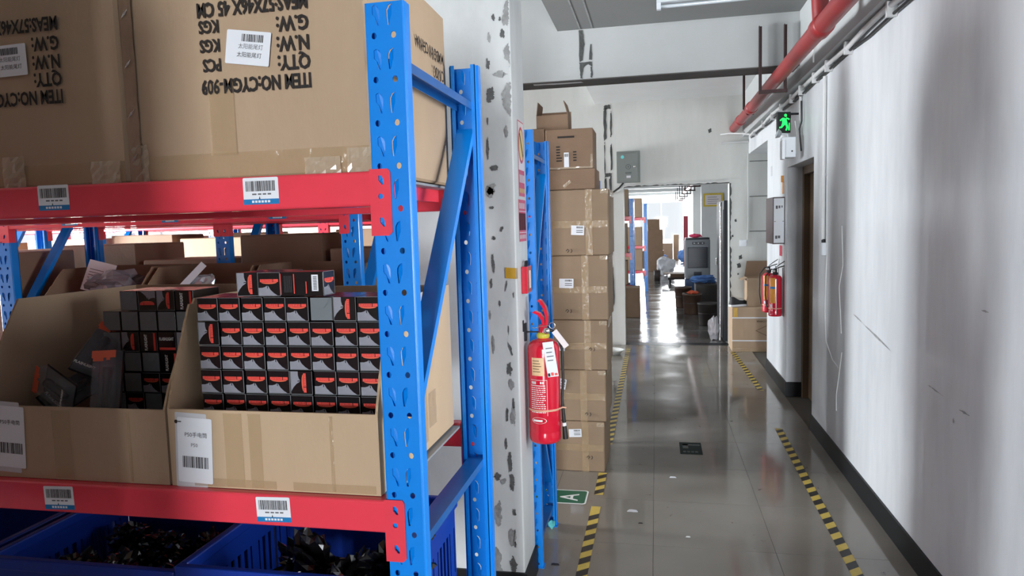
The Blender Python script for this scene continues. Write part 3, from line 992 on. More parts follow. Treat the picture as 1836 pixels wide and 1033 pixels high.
lab.box(-0.471, -0.463, -0.0026, -0.0024, 0.147, 0.149)
lab.build('logo', 'ink', oc1)
for k, (x, w_, z) in enumerate(((-0.36, 0.045, 0.0), (-0.3, 0.03, 0.0), (-0.11, 0.008, 0.0))):
    crumpled_strip((x, -0.0008, z + 0.004), XP, ZP, w_, 0.165, 4, 8, 0.0012, 40 + k).build('tape', 'tape_clear', oc1)
crumpled_strip((-0.44, -0.0009, 0.003), XP, ZP, 0.2, 0.018, 10, 2, 0.0008, 46).build('tape', 'tape_clear', oc1)
crumpled_strip((-0.20, -0.0009, 0.003), XP, ZP, 0.19, 0.018, 10, 2, 0.0008, 47).build('tape', 'tape_clear', oc1)
for k in range(4):
    crumpled_strip((0.0006, 0.12 + 0.07 * k, 0.02 + 0.03 * (k % 2)), (0, 1, 0), ZP, 0.06, 0.09 + 0.02 * (k % 3), 5, 6, 0.0015, 60 + k).build('tape', 'tape_clear', oc1)
oc2 = open_carton('open cut-down carton left of the neat one, holding loose blister packs', -1.076, 1.348, MZ, 0.505, 0.545, 0.41, 0.172, 0.13, 'cardboard')
p50_label(oc2, -1.543 + 1.076, 1.127 - MZ, -0.01 + 0.06, 22, False)
for k, (x, w_) in enumerate(((-0.30, 0.05), (-0.1, 0.008))):
    crumpled_strip((x, -0.0008, 0.004), XP, ZP, w_, 0.16, 4, 8, 0.0012, 48 + k).build('tape', 'tape_clear', oc2)

# ---- flashlight boxes
FB, FL = 0.0545, 0.112
def fbox_meshes():
    s = FB - 0.0012
    b = MB().bbox(-s / 2, s / 2, 0, FL, 0, s, b=0.0012)
    # dented rim lines, lighter worn edges
    e = MB()
    body = b.mesh('body', M('box_black'))
    y = -0.0006
    q = lambda a, c: (a * s - s / 2, y, c * s)
    pr = MB()
    hill = [(0.01, 0.03), (0.86, 0.03), (0.70, 0.13), (0.55, 0.27), (0.46, 0.42), (0.40, 0.47), (0.33, 0.40), (0.18, 0.36), (0.01, 0.36)]
    pr.poly([q(a, c) for a, c in hill], 0)
    pr.poly([(q(a, c)[0], y - 0.0003, q(a, c)[2]) for a, c in ((0.385, 0.49), (0.42, 0.49), (0.44, 0.33), (0.41, 0.33))], 3)
    pr.poly([q(a, c) for a, c in ((0.09, 0.60), (0.66, 0.60), (0.66, 0.72), (0.09, 0.72))], 1)
    pr.poly([q(a, c) for a, c in ((0.69, 0.60), (0.91, 0.60), (0.91, 0.72), (0.69, 0.72))], 1)
    el = [(0.5 + 0.36 * math.cos(math.pi + math.pi * k / 10), 0.59 + 0.075 * math.sin(math.pi + math.pi * k / 10)) for k in range(11)]
    pr.poly([q(a, c) for a, c in el], 2)
    el2 = [(0.5 + 0.26 * math.cos(math.pi + math.pi * k / 10), 0.592 + 0.035 * math.sin(math.pi + math.pi * k / 10)) for k in range(11)]
    pr.poly([(q(a, c)[0], y - 0.0003, q(a, c)[2]) for a, c in el2], 1)
    # lettering-like breaks in the red bar
    for k in range(7):
        a = 0.15 + k * 0.075
        pr.poly([(q(a, 0)[0], y - 0.0003, 0.64 * s), (q(a + 0.012, 0)[0], y - 0.0003, 0.64 * s), (q(a + 0.012, 0)[0], y - 0.0003, 0.70 * s), (q(a, 0)[0], y - 0.0003, 0.70 * s)], 3)
    for (a0, a1, c0, c1_) in ((0.975, 1.0, 0.0, 1.0), (0.0, 1.0, 0.0, 0.02), (0.0, 1.0, 0.985, 1.0)):
        pr.poly([q(a0, c0), q(a1, c0), q(a1, c1_), q(a0, c1_)], 4)
    front = pr.mesh('printed_end', M('print_grey', 'print_red', 'print_orange', 'box_black', 'box_edge'))
    # blank end with tucked flap
    g = MB()
    g.poly([q(0.03, 0.03), q(0.97, 0.03), q(0.97, 0.97), q(0.03, 0.97)], 0)
    z1 = y - 0.0012
    for (p0, p1, p2, p3_) in (((0.05, 0.97), (0.35, 0.55), (0.65, 0.55), (0.95, 0.97)),):
        g.poly([(q(*p0)[0], z1, q(*p0)[2]), (q(*p1)[0], z1 - 0.0015, q(*p1)[2]), (q(*p2)[0], z1 - 0.0015, q(*p2)[2]), (q(*p3_)[0], z1, q(*p3_)[2])], 0)
    blank = g.mesh('plain_end', M('box_grey'))
    # printed side (seen when a box lies across): fine lines, red stripe, bar code
    sd = MB()
    def sq(u0, u1, c0, c1_, m_, e_=0.0): sd.poly([(-s / 2 - 0.0006 - e_, FL * (1 - u0), c0 * s), (-s / 2 - 0.0006 - e_, FL * (1 - u1), c0 * s), (-s / 2 - 0.0006 - e_, FL * (1 - u1), c1_ * s), (-s / 2 - 0.0006 - e_, FL * (1 - u0), c1_ * s)], m_)
    sq(0.04, 0.09, 0.06, 0.94, 0)
    sq(0.36, 0.38, 0.1, 0.92, 0); sq(0.62, 0.64, 0.1, 0.6, 0)
    for k in range(6): sq(0.16 + k * 0.03, 0.165 + k * 0.03, 0.15, 0.85, 1)
    sq(0.75, 0.89, 0.2, 0.88, 2)
    for k in range(9): sq(0.785, 0.865, 0.26 + k * 0.065, 0.29 + k * 0.065, 3, 0.0004)
    side = sd.mesh('printed_side', M('print_red', 'ink_grey', 'paper', 'ink'))
    tx = MB()
    tx.text('FLASHLIGHT', (-s * 0.08, y - 0.0003, s * 0.06), (0, 0, 1), (-1, 0, 0), 0.0115, 0, 0.68, 0.03)
    tx.poly([q(0.78, 0.05), q(0.9, 0.05), q(0.9, 0.95), q(0.78, 0.95)], 1)
    word = tx.mesh('printed_word', M('sign_white', 'print_red'))
    return body, front, blank, side, word
FBODY, FFRONT, FBLANK, FSIDE, FWORD = fbox_meshes()
ORD = ['first', 'second', 'third', 'fourth', 'fifth', 'sixth', 'seventh', 'eighth', 'ninth']
def fbox(label, loc, kind='front', ry=0.0, rz=0.0, rx=0.0, group='flashlight boxes in the neat carton'):
    r = thing('flashlight_box', label, 'box', loc, group=group)
    r.rotation_euler = (rx, ry, rz)
    zc = -(FB - 0.0012) / 2
    inst('body', FBODY, r, (0, 0, zc))
    me = {'front': FFRONT, 'blank': FBLANK, 'side': FFRONT, 'word': FWORD}[kind]
    if kind != 'bare':
        inst(me.name, me, r, (0, 0, zc))
    if kind == 'side': inst('printed_side', FSIDE, r, (0, 0, zc))
    return r
MB().box(-0.49, -0.008, 0.008, 0.535, 0.0052, 0.0262).build('liner', 'cardboard', oc1)
MB().box(-0.495, -0.008, 0.008, 0.535, 0.0052, 0.0262).build('liner', 'cardboard', oc2)
ROWN = ['top row', 'second row', 'third row', 'fourth row', 'bottom visible row']
gx0, gy0, gz0 = -1.036, 1.425, MZ + 0.0270
nrow = 7
for rI in range(nrow):
    z = gz0 + 0.0275 + 0.0555 * (nrow - 1 - rI) + 0.0005
    for cI in range(8):
        x = gx0 + 0.0275 * 1.0 + 0.0563 * cI
        kind, ry = 'front', 0.0
        if rI == 0 and cI == 5: kind = 'blank'
        if (rI, cI) in ((1, 0), (0, 6), (3, 4)): ry = HP
        if rI < 5:
            lb = 'black flashlight box in the neat carton, %s, %s from the left' % (ROWN[rI], ORD[cI])
        else:
            lb = 'black flashlight box in the neat carton, sunk below the front edge'
        fbox(lb, (x + random.uniform(-0.0004, 0.0004), gy0 + random.uniform(0, 0.004), z), kind, ry)
zt = gz0 + 0.0275 + 0.0555 * nrow + 0.0012
fbox('black flashlight box lying on its side, left one on top of the neat rows', (-0.905, 1.43, zt), 'front', HP)
fbox('black flashlight box, middle one of the three on top of the neat rows', (-0.848, 1.425, zt), 'front', 0, 0.03)
fb3 = fbox('black flashlight box lying crosswise with its bar-code side out, atop the neat rows', (-0.718, 1.4535, zt), 'side', 0, HP)
fb3.rotation_euler = (0, 0, HP)

# second carton: leftover rows at the back plus loose packs
sx0, sy0 = -1.475, 1.63
lay = [  # row from the top: (columns, kinds)
    [(1, 'blank', 0), (2, 'front', math.pi), (3, 'side', HP), (4, 'word', 0)],
    [(0, 'blank', 0), (1, 'blank', 0), (2, 'blank', 0), (3, 'blank', 0), (4, 'blank', 0)],
    [(0, 'blank', 0), (1, 'front', HP), (2, 'word', 0), (3, 'word', HP), (4, 'front', HP)],
    [(0, 'blank', 0), (1, 'blank', 0), (2, 'blank', 0), (3, 'word', 0), (4, 'blank', 0)],
    [(0, 'blank', 0), (1, 'blank', 0), (2, 'front', 0), (3, 'front', 0), (4, 'blank', 0)],
    [(0, 'blank', 0), (1, 'front', 0), (2, 'blank', 0), (3, 'front', 0), (4, 'front', 0)],
    [(0, 'blank', 0), (1, 'front', 0), (2, 'blank', 0), (3, 'front', 0), (4, 'front', 0)]]
for rI, row in enumerate(lay):
    z = gz0 + 0.0275 + 0.0555 * (6 - rI) + 0.0005
    for (cI, kind, ry) in row:
        vis = rI < 5
        lb = ('dark flashlight box in loose carton pile, %s, %s from left' % (ROWN[rI] if rI < 4 else 'fifth row', ORD[cI])) if vis else 'dark flashlight box at the bottom of the loose carton pile'
        fbox(lb, (sx0 + 0.0275 + 0.0563 * cI + (0.0 if rI else 0.004), sy0 + 0.004 * (rI % 2), z), kind, ry, group='flashlight boxes in the loose carton')

def blister_pack(label, loc, rot):
    """clear plastic pack with an orange hang card and a torch inside"""
    r = thing('blister_pack', label, 'flashlight pack', loc, group='loose blister packs in the left carton')
    r.rotation_euler = rot
    MB().bbox(-0.034, 0.034, -0.001, 0.024, 0, 0.16, b=0.004).build('blister', 'blister', r)
    MB().box(-0.036, 0.036, 0.0245, 0.0255, -0.002, 0.162).build('backing_card', 'box_black', r)
    hd = MB().box(-0.034, 0.034, -0.003, -0.0015, 0.142, 0.16).box(-0.03, 0.0, -0.003, -0.0015, 0.134, 0.142).box(0.008, 0.018, -0.003, -0.0015, 0.136, 0.142)
    hd.build('header_print', 'print_orange', r)
    tx = MB().text('FLASHLIGHT', (-0.03, -0.0022, 0.006), XP, ZP, 0.011, 0, 0.85, 0.03)
    tx.build('printed_word', M('sign_white'), r)
    T = Matrix.Translation((0, 0.012, 0.02))
    tr = MB().lathe([(0.0, 0), (0.009, 0), (0.009, 0.07), (0.011, 0.075), (0.0118, 0.1), (0.0, 0.1)], 14, 0, T)
    tr.build('torch', 'torch_black', r)
    return r
fl0 = MZ + 0.027
blister_pack('blister pack with orange top strip leaning upright in the loose carton', (-1.325, 1.435, fl0 + 0.10), (-0.25, -0.05, 0))
blister_pack('blister pack lying nearly flat along the front of the loose carton', (-1.40, 1.41, fl0 + 0.075 + 0.07), (-0.5, -1.30, 0.1))
blister_pack('small dark pack with white lettering tipped over in the loose carton', (-1.44, 1.52, fl0 + 0.20), (-0.9, 0.5, 0.5))
blister_pack('dark pack buried under the others near the carton wall', (-1.50, 1.47, fl0 + 0.12), (-1.1, 0.9, 0.3))
for k, (x, y, z, ry_, rz_) in enumerate([(-1.27, 1.39, 0.03, 0.1, 0.1), (-1.20, 1.40, 0.03, 0.0, -0.1), (-1.14, 1.39, 0.03, 0.0, 0.05), (-1.35, 1.40, 0.03, 0.05, 0.2), (-1.43, 1.40, 0.03, 0.0, -0.1), (-1.51, 1.41, 0.03, 0.0, 0.05)]):
    t5 = thing('flashlight_box', 'black flashlight box lying at the bottom of the loose carton, below the packs', 'box', (x, y, fl0 + z), group='boxes under the blister packs')
    t5.rotation_euler = (0, ry_, rz_)
    inst('body', FBODY, t5, (0, 0, -0.0266))

# ================================================================== CRATES WITH BAGGED GOODS
def crate(label, x1, y0, z0, w, d, h):
    """slotted plastic crate: flared slotted walls, thick rim, ribs"""
    r = thing('plastic_crate', label, 'crate', (x1, y0, z0), group='blue plastic crates on the low shelf')
    t = 0.004
    MB().box(-w, 0, 0, d, 0, t).build('base', 'crate_blue', r)
    rim = MB()
    for (a0, a1, b0, b1) in ((-w - 0.008, 0.008, -0.008, 0.012), (-w - 0.008, 0.008, d - 0.012, d + 0.008), (-w - 0.008, -w + 0.012, 0.012, d - 0.012), (-0.012, 0.008, 0.012, d - 0.012)):
        rim.bbox(a0, a1, b0, b1, h - 0.03, h, b=0.004)
    rim.build('rim', 'crate_blue', r)
    def wall(along, fixed0, fixed1, lo, hi, name):
        mb = MB()
        def bx(p0, p1, z0_, z1_):
            if along == 'x': mb.box(p0, p1, fixed0, fixed1, z0_, z1_)
            else: mb.box(fixed0, fixed1, p0, p1, z0_, z1_)
        bands = [t, 0.05, 0.16, 0.185, h - 0.085, h - 0.03]
        if along == 'x' and fixed0 > 0.1: mb.box(lo, hi, fixed0 - 0.003, fixed0 - 0.001, bands[0], h - 0.083)
        bx(lo, hi, bands[0], bands[1]); bx(lo, hi, bands[2], bands[3]); bx(lo, hi, bands[4], bands[5])
        n = int((hi - lo) / 0.028)
        for k in range(n + 1):
            p = lo + (hi - lo) * k / n
            wd = 0.007 if k % 5 else 0.016
            a, b = max(lo, p - wd), min(hi, p + wd)
            bx(a, b, bands[1], bands[2]); bx(a, b, bands[3], bands[4])
        mb.build(name, 'crate_blue', r)
    wall('x', 0, t, -w, 0, 'wall_panel'); wall('x', d - t, d, -w, 0, 'wall_panel')
    wall('y', -w, -w + t, t, d - t, 'wall_panel'); wall('y', -t, 0, t, d - t, 'wall_panel')
    return r
CZ = 0.5015
crate('blue slotted plastic crate under the neat carton, black bags inside', -0.567, 1.372, CZ, 0.52, 0.48, 0.40)
crate('blue slotted plastic crate cut by the lower left picture corner', -1.66, 1.372, CZ, 0.52, 0.48, 0.385)
crate('blue slotted plastic crate under the loose carton, in deep shade', -1.105, 1.372, CZ, 0.52, 0.48, 0.385)
def bag_mesh(seed, r, sq=(1, 1, 0.7), amp=0.35, sub=3):
    bm = bmesh.new()
    bmesh.ops.create_icosphere(bm, subdivisions=sub, radius=1.0)
    off = Vector((seed * 5.3, seed * 2.1, seed * 0.7))
    for v in bm.verts:
        n = v.co.normalized()
        k = 1 + amp * noise.noise(n * 2.2 + off) + amp * 0.55 * noise.noise(n * 6.0 + off) - 0.25 * amp * abs(noise.noise(n * 11 + off))
        v.co = Vector((n.x * sq[0], n.y * sq[1], n.z * sq[2])) * k * r
    mb = MB(); mb.bm(bm); bm.free()
    return mb
BAGS = [bag_mesh(k, 0.075, (1, 0.8, 0.75), 0.5, 4).mesh('bag', M('bag_black')) for k in range(5)]
def pile(x0, x1, y0, y1, z0, nx, ny, nz, label, group, seed, sc=1.0):
    rr4 = random.Random(seed)
    for iz in range(nz):
        for ix in range(nx):
            for iy in range(ny):
                o = inst('wrapped_bundle', BAGS[rr4.randrange(5)], None,
                         (x0 + (x1 - x0) * (ix + 0.5) / nx + rr4.uniform(-0.015, 0.015), y0 + (y1 - y0) * (iy + 0.5) / ny + rr4.uniform(-0.015, 0.015), z0 + 0.06 * sc + iz * 0.085 * sc + rr4.uniform(0, 0.02)),
                         (rr4.uniform(-0.6, 0.6), rr4.uniform(-0.6, 0.6), rr4.uniform(0, 6.3)), (sc, sc, sc))
                tag(o, label, 'bag', group)
pile(-1.04, -0.61, 1.41, 1.80, CZ + 0.005, 3, 2, 3, 'crumpled black plastic-wrapped bundle in the crate under the neat carton', 'black bundles in the right crate', 5, 0.78)
pile(-1.58, -1.16, 1.41, 1.80, CZ + 0.005, 3, 2, 4, 'crumpled black plastic-wrapped bundle in the crate under the loose carton', 'black bundles in the left crate', 6, 0.82)
for k, (x, y, z) in enumerate([(-0.83, 1.52, 0.83), (-0.63, 1.56, 0.83), (-0.72, 1.47, 0.81)]):
    o = bag_mesh(30 + k, 0.085, (1.1, 0.6, 0.9), 0.8, 4).build('wrapped_bundle', 'bag_black', None, (x, y, z))
    o.rotation_euler = (0.3, 0.5 - 0.5 * k, 0.8 * k)
    tag(o, ['tall glossy black bag peaking left of centre in the right crate', 'tall glossy black bag near the blue post in the right crate', 'low glossy black bag at the middle of the right crate'][k], 'bag', 'black bundles in the right crate')
# torch heads glinting among the bags
for k, (x, y, z, rx, ry) in enumerate([(-0.862, 1.432, 0.835, -0.9, 0.2)]):
    T = Matrix.Translation((0, 0, 0))
    t = thing('flashlight', 'small flashlight head with round silver reflector in the right crate', 'flashlight', (x, y, z))
    t.rotation_euler = (HP + 0.35, 0, 0.2)
    MB().lathe([(0.0, -0.08), (0.012, -0.08), (0.012, -0.02), (0.017, 0.0), (0.018, 0.008), (0.016, 0.008)], 18).build('barrel', 'torch_black', t)
    MB().lathe([(0.016, 0.007), (0.010, 0.001), (0.0, -0.004)], 18).build('reflector', 'foil', t)

# ---- open cartons on the rack behind, with bagged flashlights
BZ = 1.101
names = ['open carton on the rack behind, rightmost, seen above the neat boxes', 'open carton on the rack behind, middle one, seen through the gap', 'open carton on the rack behind, leftmost, with a white sheet in it']
for k, xr in enumerate((-1.26, -1.78, -2.30)):
    open_carton(names[k], xr, 2.67, BZ, 0.49, 0.48, 0.415, 0.20, 0.2, 'cardboard_dark', 'open cartons on the rack behind')
    pile(xr - 0.45, xr - 0.04, 2.71, 3.10, BZ + 0.02, 3, 2, 1, 'dark wrapped bundle in the %s carton of the rack behind' % ('rightmost', 'middle', 'leftmost')[k], 'bundles in the rack behind', 70 + k, 0.75)
# things sticking out of them
o = bag_mesh(51, 0.09, (1.6, 0.9, 0.7), 0.45, 3).build('polythene_bag', 'bag_grey', None, (-2.50, 2.87, 1.44))
tag(o, 'grey crumpled polythene bag heaped in the carton behind, far left', 'bag')
t = thing('paper_sheet', 'white printed sheet standing at the far left in the rear carton', 'paper', (-2.64, 2.88, 1.40))
t.rotation_euler = (-0.25, 0.25, 0.1)
MB().box(-0.07, 0.07, 0, 0.002, 0, 0.15).build('sheet', 'paper', t)
mb = MB()
for k in range(6): mb.box(-0.055, 0.0 + 0.008 * (k % 3), -0.0008, -0.0002, 0.035 + k * 0.014, 0.038 + k * 0.014)
mb.box(0.03, 0.05, -0.0008, -0.0002, 0.09, 0.115)
mb.build('print', 'ink_grey', t)
t = thing('silver_pack', 'silver foil pack with a pale flap tilted in the rear carton', 'pack', (-2.03, 2.84, 1.42))
t.rotation_euler = (-0.2, 0.75, 0.2)
bag_mesh(61, 0.06, (0.8, 0.35, 1.2), 0.35).build('foil_bag', 'foil', t)
MB().box(-0.075, -0.045, -0.02, -0.017, -0.06, 0.09).build('card_flap', 'paper', t)

# ---- closed cartons on the other shelves, mostly added out of view to block window light
def plain_carton(label, x1, y0, z0, w, d, h, seed, group, mat='cardboard', tape=True):
    r = thing('carton', label, 'carton', (x1, y0, z0), group=group)
    carton_body(w, d, h, seed, 0.004, mat).build('body', mat, r)
    if tape:
        crumpled_strip((-w / 2 - 0.03, -0.0065, 0.005), XP, ZP, 0.06, h - 0.01, 3, 6, 0.001, seed).build('tape', 'tape_clear', r)
    return r
k = 0
def fill(xr, yf, level, bays, labels_of, group, wd=0.46, dp=0.44, skip=(), tall=0.0):
    """row of closed cartons on one level of a rack whose outer right side is xr"""
    global k
    x = xr - PW
    num = 0
    for b in bays:
        n = int((b - 0.02) / (wd + 0.015))
        pitch = b / n
        for i in range(n):
            num += 1
            k += 1
            if num in skip: continue
            hh = (0.40 + 0.05 * ((k * 7) % 4)) if level < 1.7 else (0.36 + 0.05 * ((k * 5) % 3))
            if 'pillar rack' in labels_of and level > 1 and level < 1.5: hh = (0.50, 0.535, 0.47, 0.55, 0.43, 0.52)[num % 6]
            if 'behind the tall stack' in labels_of and level > 1.7: hh = 0.70 + 0.04 * (num % 3)  # raised so window light does not pass over this rack
            if 'distant rack' in labels_of and level > 1.7: hh = 0.66 + 0.04 * (num % 3)  # top cartons made taller as a light block
            if ('behind the tall stack' in labels_of or 'distant rack' in labels_of) and level < 1.7: hh = (0.50 if level < 1 else 0.57) - 0.02 * (num % 3)
            if tall: hh = 0.50 if level < 1.0 else (0.57 if level < 1.7 else tall)
            plain_carton('%s, %s from the aisle' % (labels_of, ORD[num - 1]), x - i * pitch - (pitch - wd) / 2, yf + 0.06, level + 0.0015, wd, dp, hh, k, group, 'cardboard' if k % 2 else 'cardboard_dark', False)
        x -= b + PW
ORD += ['tenth', 'eleventh', 'twelfth', 'thirteenth']
fill(-1.165, 2.65, 0.5, [1.60], 'added light-blocking carton on the low shelf of the rack behind', 'added cartons of the rack behind')
fill(-1.165, 2.65, 1.777, [1.60], 'added light-blocking carton on the top shelf of the rack behind', 'added cartons of the rack behind')
for lv, nm in ((0.5, 'low'), (1.1, 'middle'), (1.777, 'top')):
    fill(-0.552, 3.235, lv, [1.5, 1.5], 'carton on the %s shelf of the pillar rack' % nm, 'cartons of the pillar rack', 0.46, 0.40)  # low and top cartons added unseen to block light between the aisles
    fill(-1.165 - 1.60 - PW, 2.65, lv, [1.60], 'added light-blocking carton on the %s shelf of the second rear bay' % nm, 'added cartons of the rack behind', 0.46, 0.42)  # added to keep left-window light out of the shelf gap
    fill(-0.47, 5.2, lv, [2.0, 2.0, 1.8], 'added light-blocking carton on the %s shelf behind the tall stack' % nm, 'added cartons behind the tall stack', 0.60, 0.42, (1,) if nm == 'top' else ())  # added to shade the right wall around the door
    fill(-0.56, 6.9, lv, [2.0, 2.0, 1.8], 'carton on the %s shelf of the distant rack' % nm, 'cartons of the distant rack', 0.60, 0.38, ())  # loaded on every level to stop window light coming through
    fill(-0.81, -0.5, lv, [1.95, 1.95], 'added light-blocking carton on the %s shelf behind the photographer' % nm, 'added cartons behind the photographer', 0.62, 0.46, (), 0.95)  # unseen cartons added to block light from the back window
    fill(-0.472 - 1.95 - PW, 1.33, lv, [1.95, 1.95], 'added light-blocking carton on the %s shelf left of the picture' % nm, 'added cartons left of the picture', 0.60, 0.46)  # unseen cartons added to hold back light from the left windows
k = 0

# ================================================================== TALL STACK OF CARTONS BY THE AISLE
SY = 4.6
stack = [  # z0, z1, right x, width, depth, front y, material, label
    (0.0, 0.343, -0.350, 0.47, 0.50, 4.60, 'lowest carton of the tall stack, standing on the floor'),
    (0.344, 0.693, -0.336, 0.47, 0.52, 4.605, 'second carton from the floor in the tall stack'),
    (0.694, 1.026, -0.322, 0.47, 0.54, 4.60, 'third carton from the floor in the tall stack'),
    (1.027, 1.455, -0.312, 0.48, 0.46, 4.61, 'fourth carton from the floor in the tall stack'),
    (1.456, 1.885, -0.300, 0.49, 0.46, 4.60, 'fifth carton from the floor in the tall stack, with crossed tape')]
srand = random.Random(4)
for k, (z0, z1, xr, w_, d_, yf, lb) in enumerate(stack):
    h_ = z1 - z0 - 0.001
    r = thing('carton', lb, 'carton', (xr, yf, z0), srand.uniform(-0.02, 0.02), group='cartons of the tall aisle stack')
    carton_body(w_, d_, h_, 200 + k, 0.004, 'cardboard_stack').build('body', 'cardboard_stack', r)
    crumpled_strip((-0.15 - 0.02 * (k % 2), -0.0062, 0.0), XP, ZP, 0.045, h_, 3, 8, 0.0012, 300 + k).build('tape', 'tape_clear', r)
    crumpled_strip((-w_ + 0.004, -0.0066, h_ * 0.42), XP, ZP, w_ - 0.01, 0.045, 12, 2, 0.0012, 310 + k).build('tape', 'tape_clear', r)
    crumpled_strip((-0.05, -0.0064, h_ - 0.03), XP, ZP, 0.05, 0.028, 5, 3, 0.004, 320 + k).build('tape', 'tape_shiny', r)
    crumpled_strip((0.0062, 0.02, h_ - 0.05), (0, 1, 0), ZP, 0.3, 0.045, 6, 3, 0.002, 330 + k).build('tape', 'tape_clear', r)
    sx, sz, sw, sh, tl = [(-0.235, 0.235, 0.085, 0.055, -0.05), (-0.33, 0.225, 0.06, 0.07, 0.2), (-0.33, 0.13, 0.05, 0.065, 0.05), (-0.32, 0.215, 0.095, 0.062, 0.02), (-0.245, 0.135, 0.085, 0.062, 0.05)][k]
    xd = Vector((math.cos(tl), 0, -math.sin(tl))); zd = Vector((math.sin(tl), 0, math.cos(tl)))
    s_ = sticker(sw, sh, (sw * 0.4, sh * 0.7, sw * 0.5, sh * 0.2), [], 40 + k, r, (sx, -0.0078, sz), xd, zd)
    mb = MB()
    o_ = Vector((sx, -0.0092, sz))
    for j in range(2): mb.poly([o_ + xd * a + zd * b for a, b in ((sw * 0.4, sh * (0.45 - 0.2 * j)), (sw * 0.9, sh * (0.45 - 0.2 * j)), (sw * 0.9, sh * (0.53 - 0.2 * j)), (sw * 0.4, sh * (0.53 - 0.2 * j)))])
    mb.build('fine_print', 'ink_grey', s_)
    # marker scribble
    mx_, mz_ = [(-0.1, 0.10), (-0.12, 0.05), (-0.1, 0.14), (-0.26, 0.06), (-0.26, 0.03)][k]
    mb = MB()
    mb.tube([(mx_ - 0.02, -0.0075, mz_), (mx_ - 0.008, -0.0075, mz_ + 0.012), (mx_, -0.0075, mz_ + 0.003), (mx_ - 0.01, -0.0075, mz_ - 0.01)], 0.0022, 5)
    mb.tube([(mx_ + 0.014, -0.0075, mz_ + 0.012), (mx_ + 0.02, -0.0075, mz_), (mx_ + 0.012, -0.0075, mz_ - 0.012)], 0.0022, 5)
    mb.build('marker_scribble', 'ink', r)
r = thing('carton', 'brown carton with small print on the tall stack, under the opened box', 'carton', (-0.394, 4.63, 2.021), 0.01, group='cartons of the tall aisle stack')
carton_body(0.31, 0.3, 0.258, 231, 0.003, 'cardboard_dark').build('body', 'cardboard_dark', r)
mb = MB()
for j in range(6): mb.box(-0.24, -0.215 + 0.012 * (j < 2), -0.0052, -0.0046, 0.05 + j * 0.018, 0.058 + j * 0.018)
for j in range(4): mb.box(-0.13, -0.108, -0.0052, -0.0046, 0.05 + j * 0.018, 0.058 + j * 0.018)
mb.box(-0.23, -0.12, -0.0052, -0.0046, 0.20, 0.212)
mb.build('printed_marks', 'ink', r)
sticker(0.032, 0.098, (0.004, 0.07, 0.024, 0.02), [], 60, r, (-0.19, -0.006, 0.008), XP, ZP)
crumpled_strip((-0.305, -0.0055, 0.0), XP, ZP, 0.30, 0.012, 14, 2, 0.003, 340).build('tape', 'tape_shiny', r)
crumpled_strip((-0.018, -0.0055, 0.0), XP, ZP, 0.014, 0.09, 2, 6, 0.003, 341).build('tape', 'tape_shiny', r)
r = thing('carton', 'shallow brown carton wedged below the printed one on the tall stack', 'carton', (-0.385, 4.62, 1.887), -0.015, group='cartons of the tall aisle stack')
carton_body(0.40, 0.32, 0.132, 232, 0.004, 'cardboard_dark').build('body', 'cardboard_dark', r)
crumpled_strip((-0.2, -0.007, 0.01), Vector((0.8, 0, 0.6)), Vector((-0.6, 0, 0.8)), 0.06, 0.02, 4, 2, 0.003, 342).build('tape', 'tape_shiny', r)
# opened box at the very top, flaps up
r = thing('opened_box', 'small opened box with raised flaps on top of the tall stack', 'carton', (-0.56, 4.68, 2.2815), 0, group='cartons of the tall aisle stack')
t_ = 0.004
MB().box(-0.21, 0, 0, 0.2, 0, t_).build('base', 'cardboard_dark', r)
MB().box(-0.21, 0, 0, t_, t_, 0.10).build('front_panel', 'cardboard_dark', r)
MB().box(-0.21, 0, 0.2 - t_, 0.2, t_, 0.145).build('back_panel', 'cardboard_dark', r)
MB().box(-0.21, -0.21 + t_, t_, 0.2 - t_, t_, 0.10).build('side_panel', 'cardboard_dark', r)
MB().box(-t_, 0, t_, 0.2 - t_, t_, 0.10).build('side_panel', 'cardboard_dark', r)
MB().extrude([(-0.21, 0, 0.10), (-0.206, 0, 0.10), (-0.194, 0, 0.185), (-0.199, 0, 0.187)], (0, 0.2, 0)).build('flap', 'cardboard_dark', r)
MB().extrude([(-0.004, 0, 0.10), (0.0, 0, 0.10), (-0.024, 0, 0.19), (-0.028, 0, 0.187)], (0, 0.2, 0)).build('flap', 'cardboard_dark', r)
plain_carton('dark brown carton hidden behind the top of the pillar rack post', -0.712, 4.64, 2.0215, 0.14, 0.28, 0.27, 77, 'cartons of the tall aisle stack', 'cardboard_dark', False)

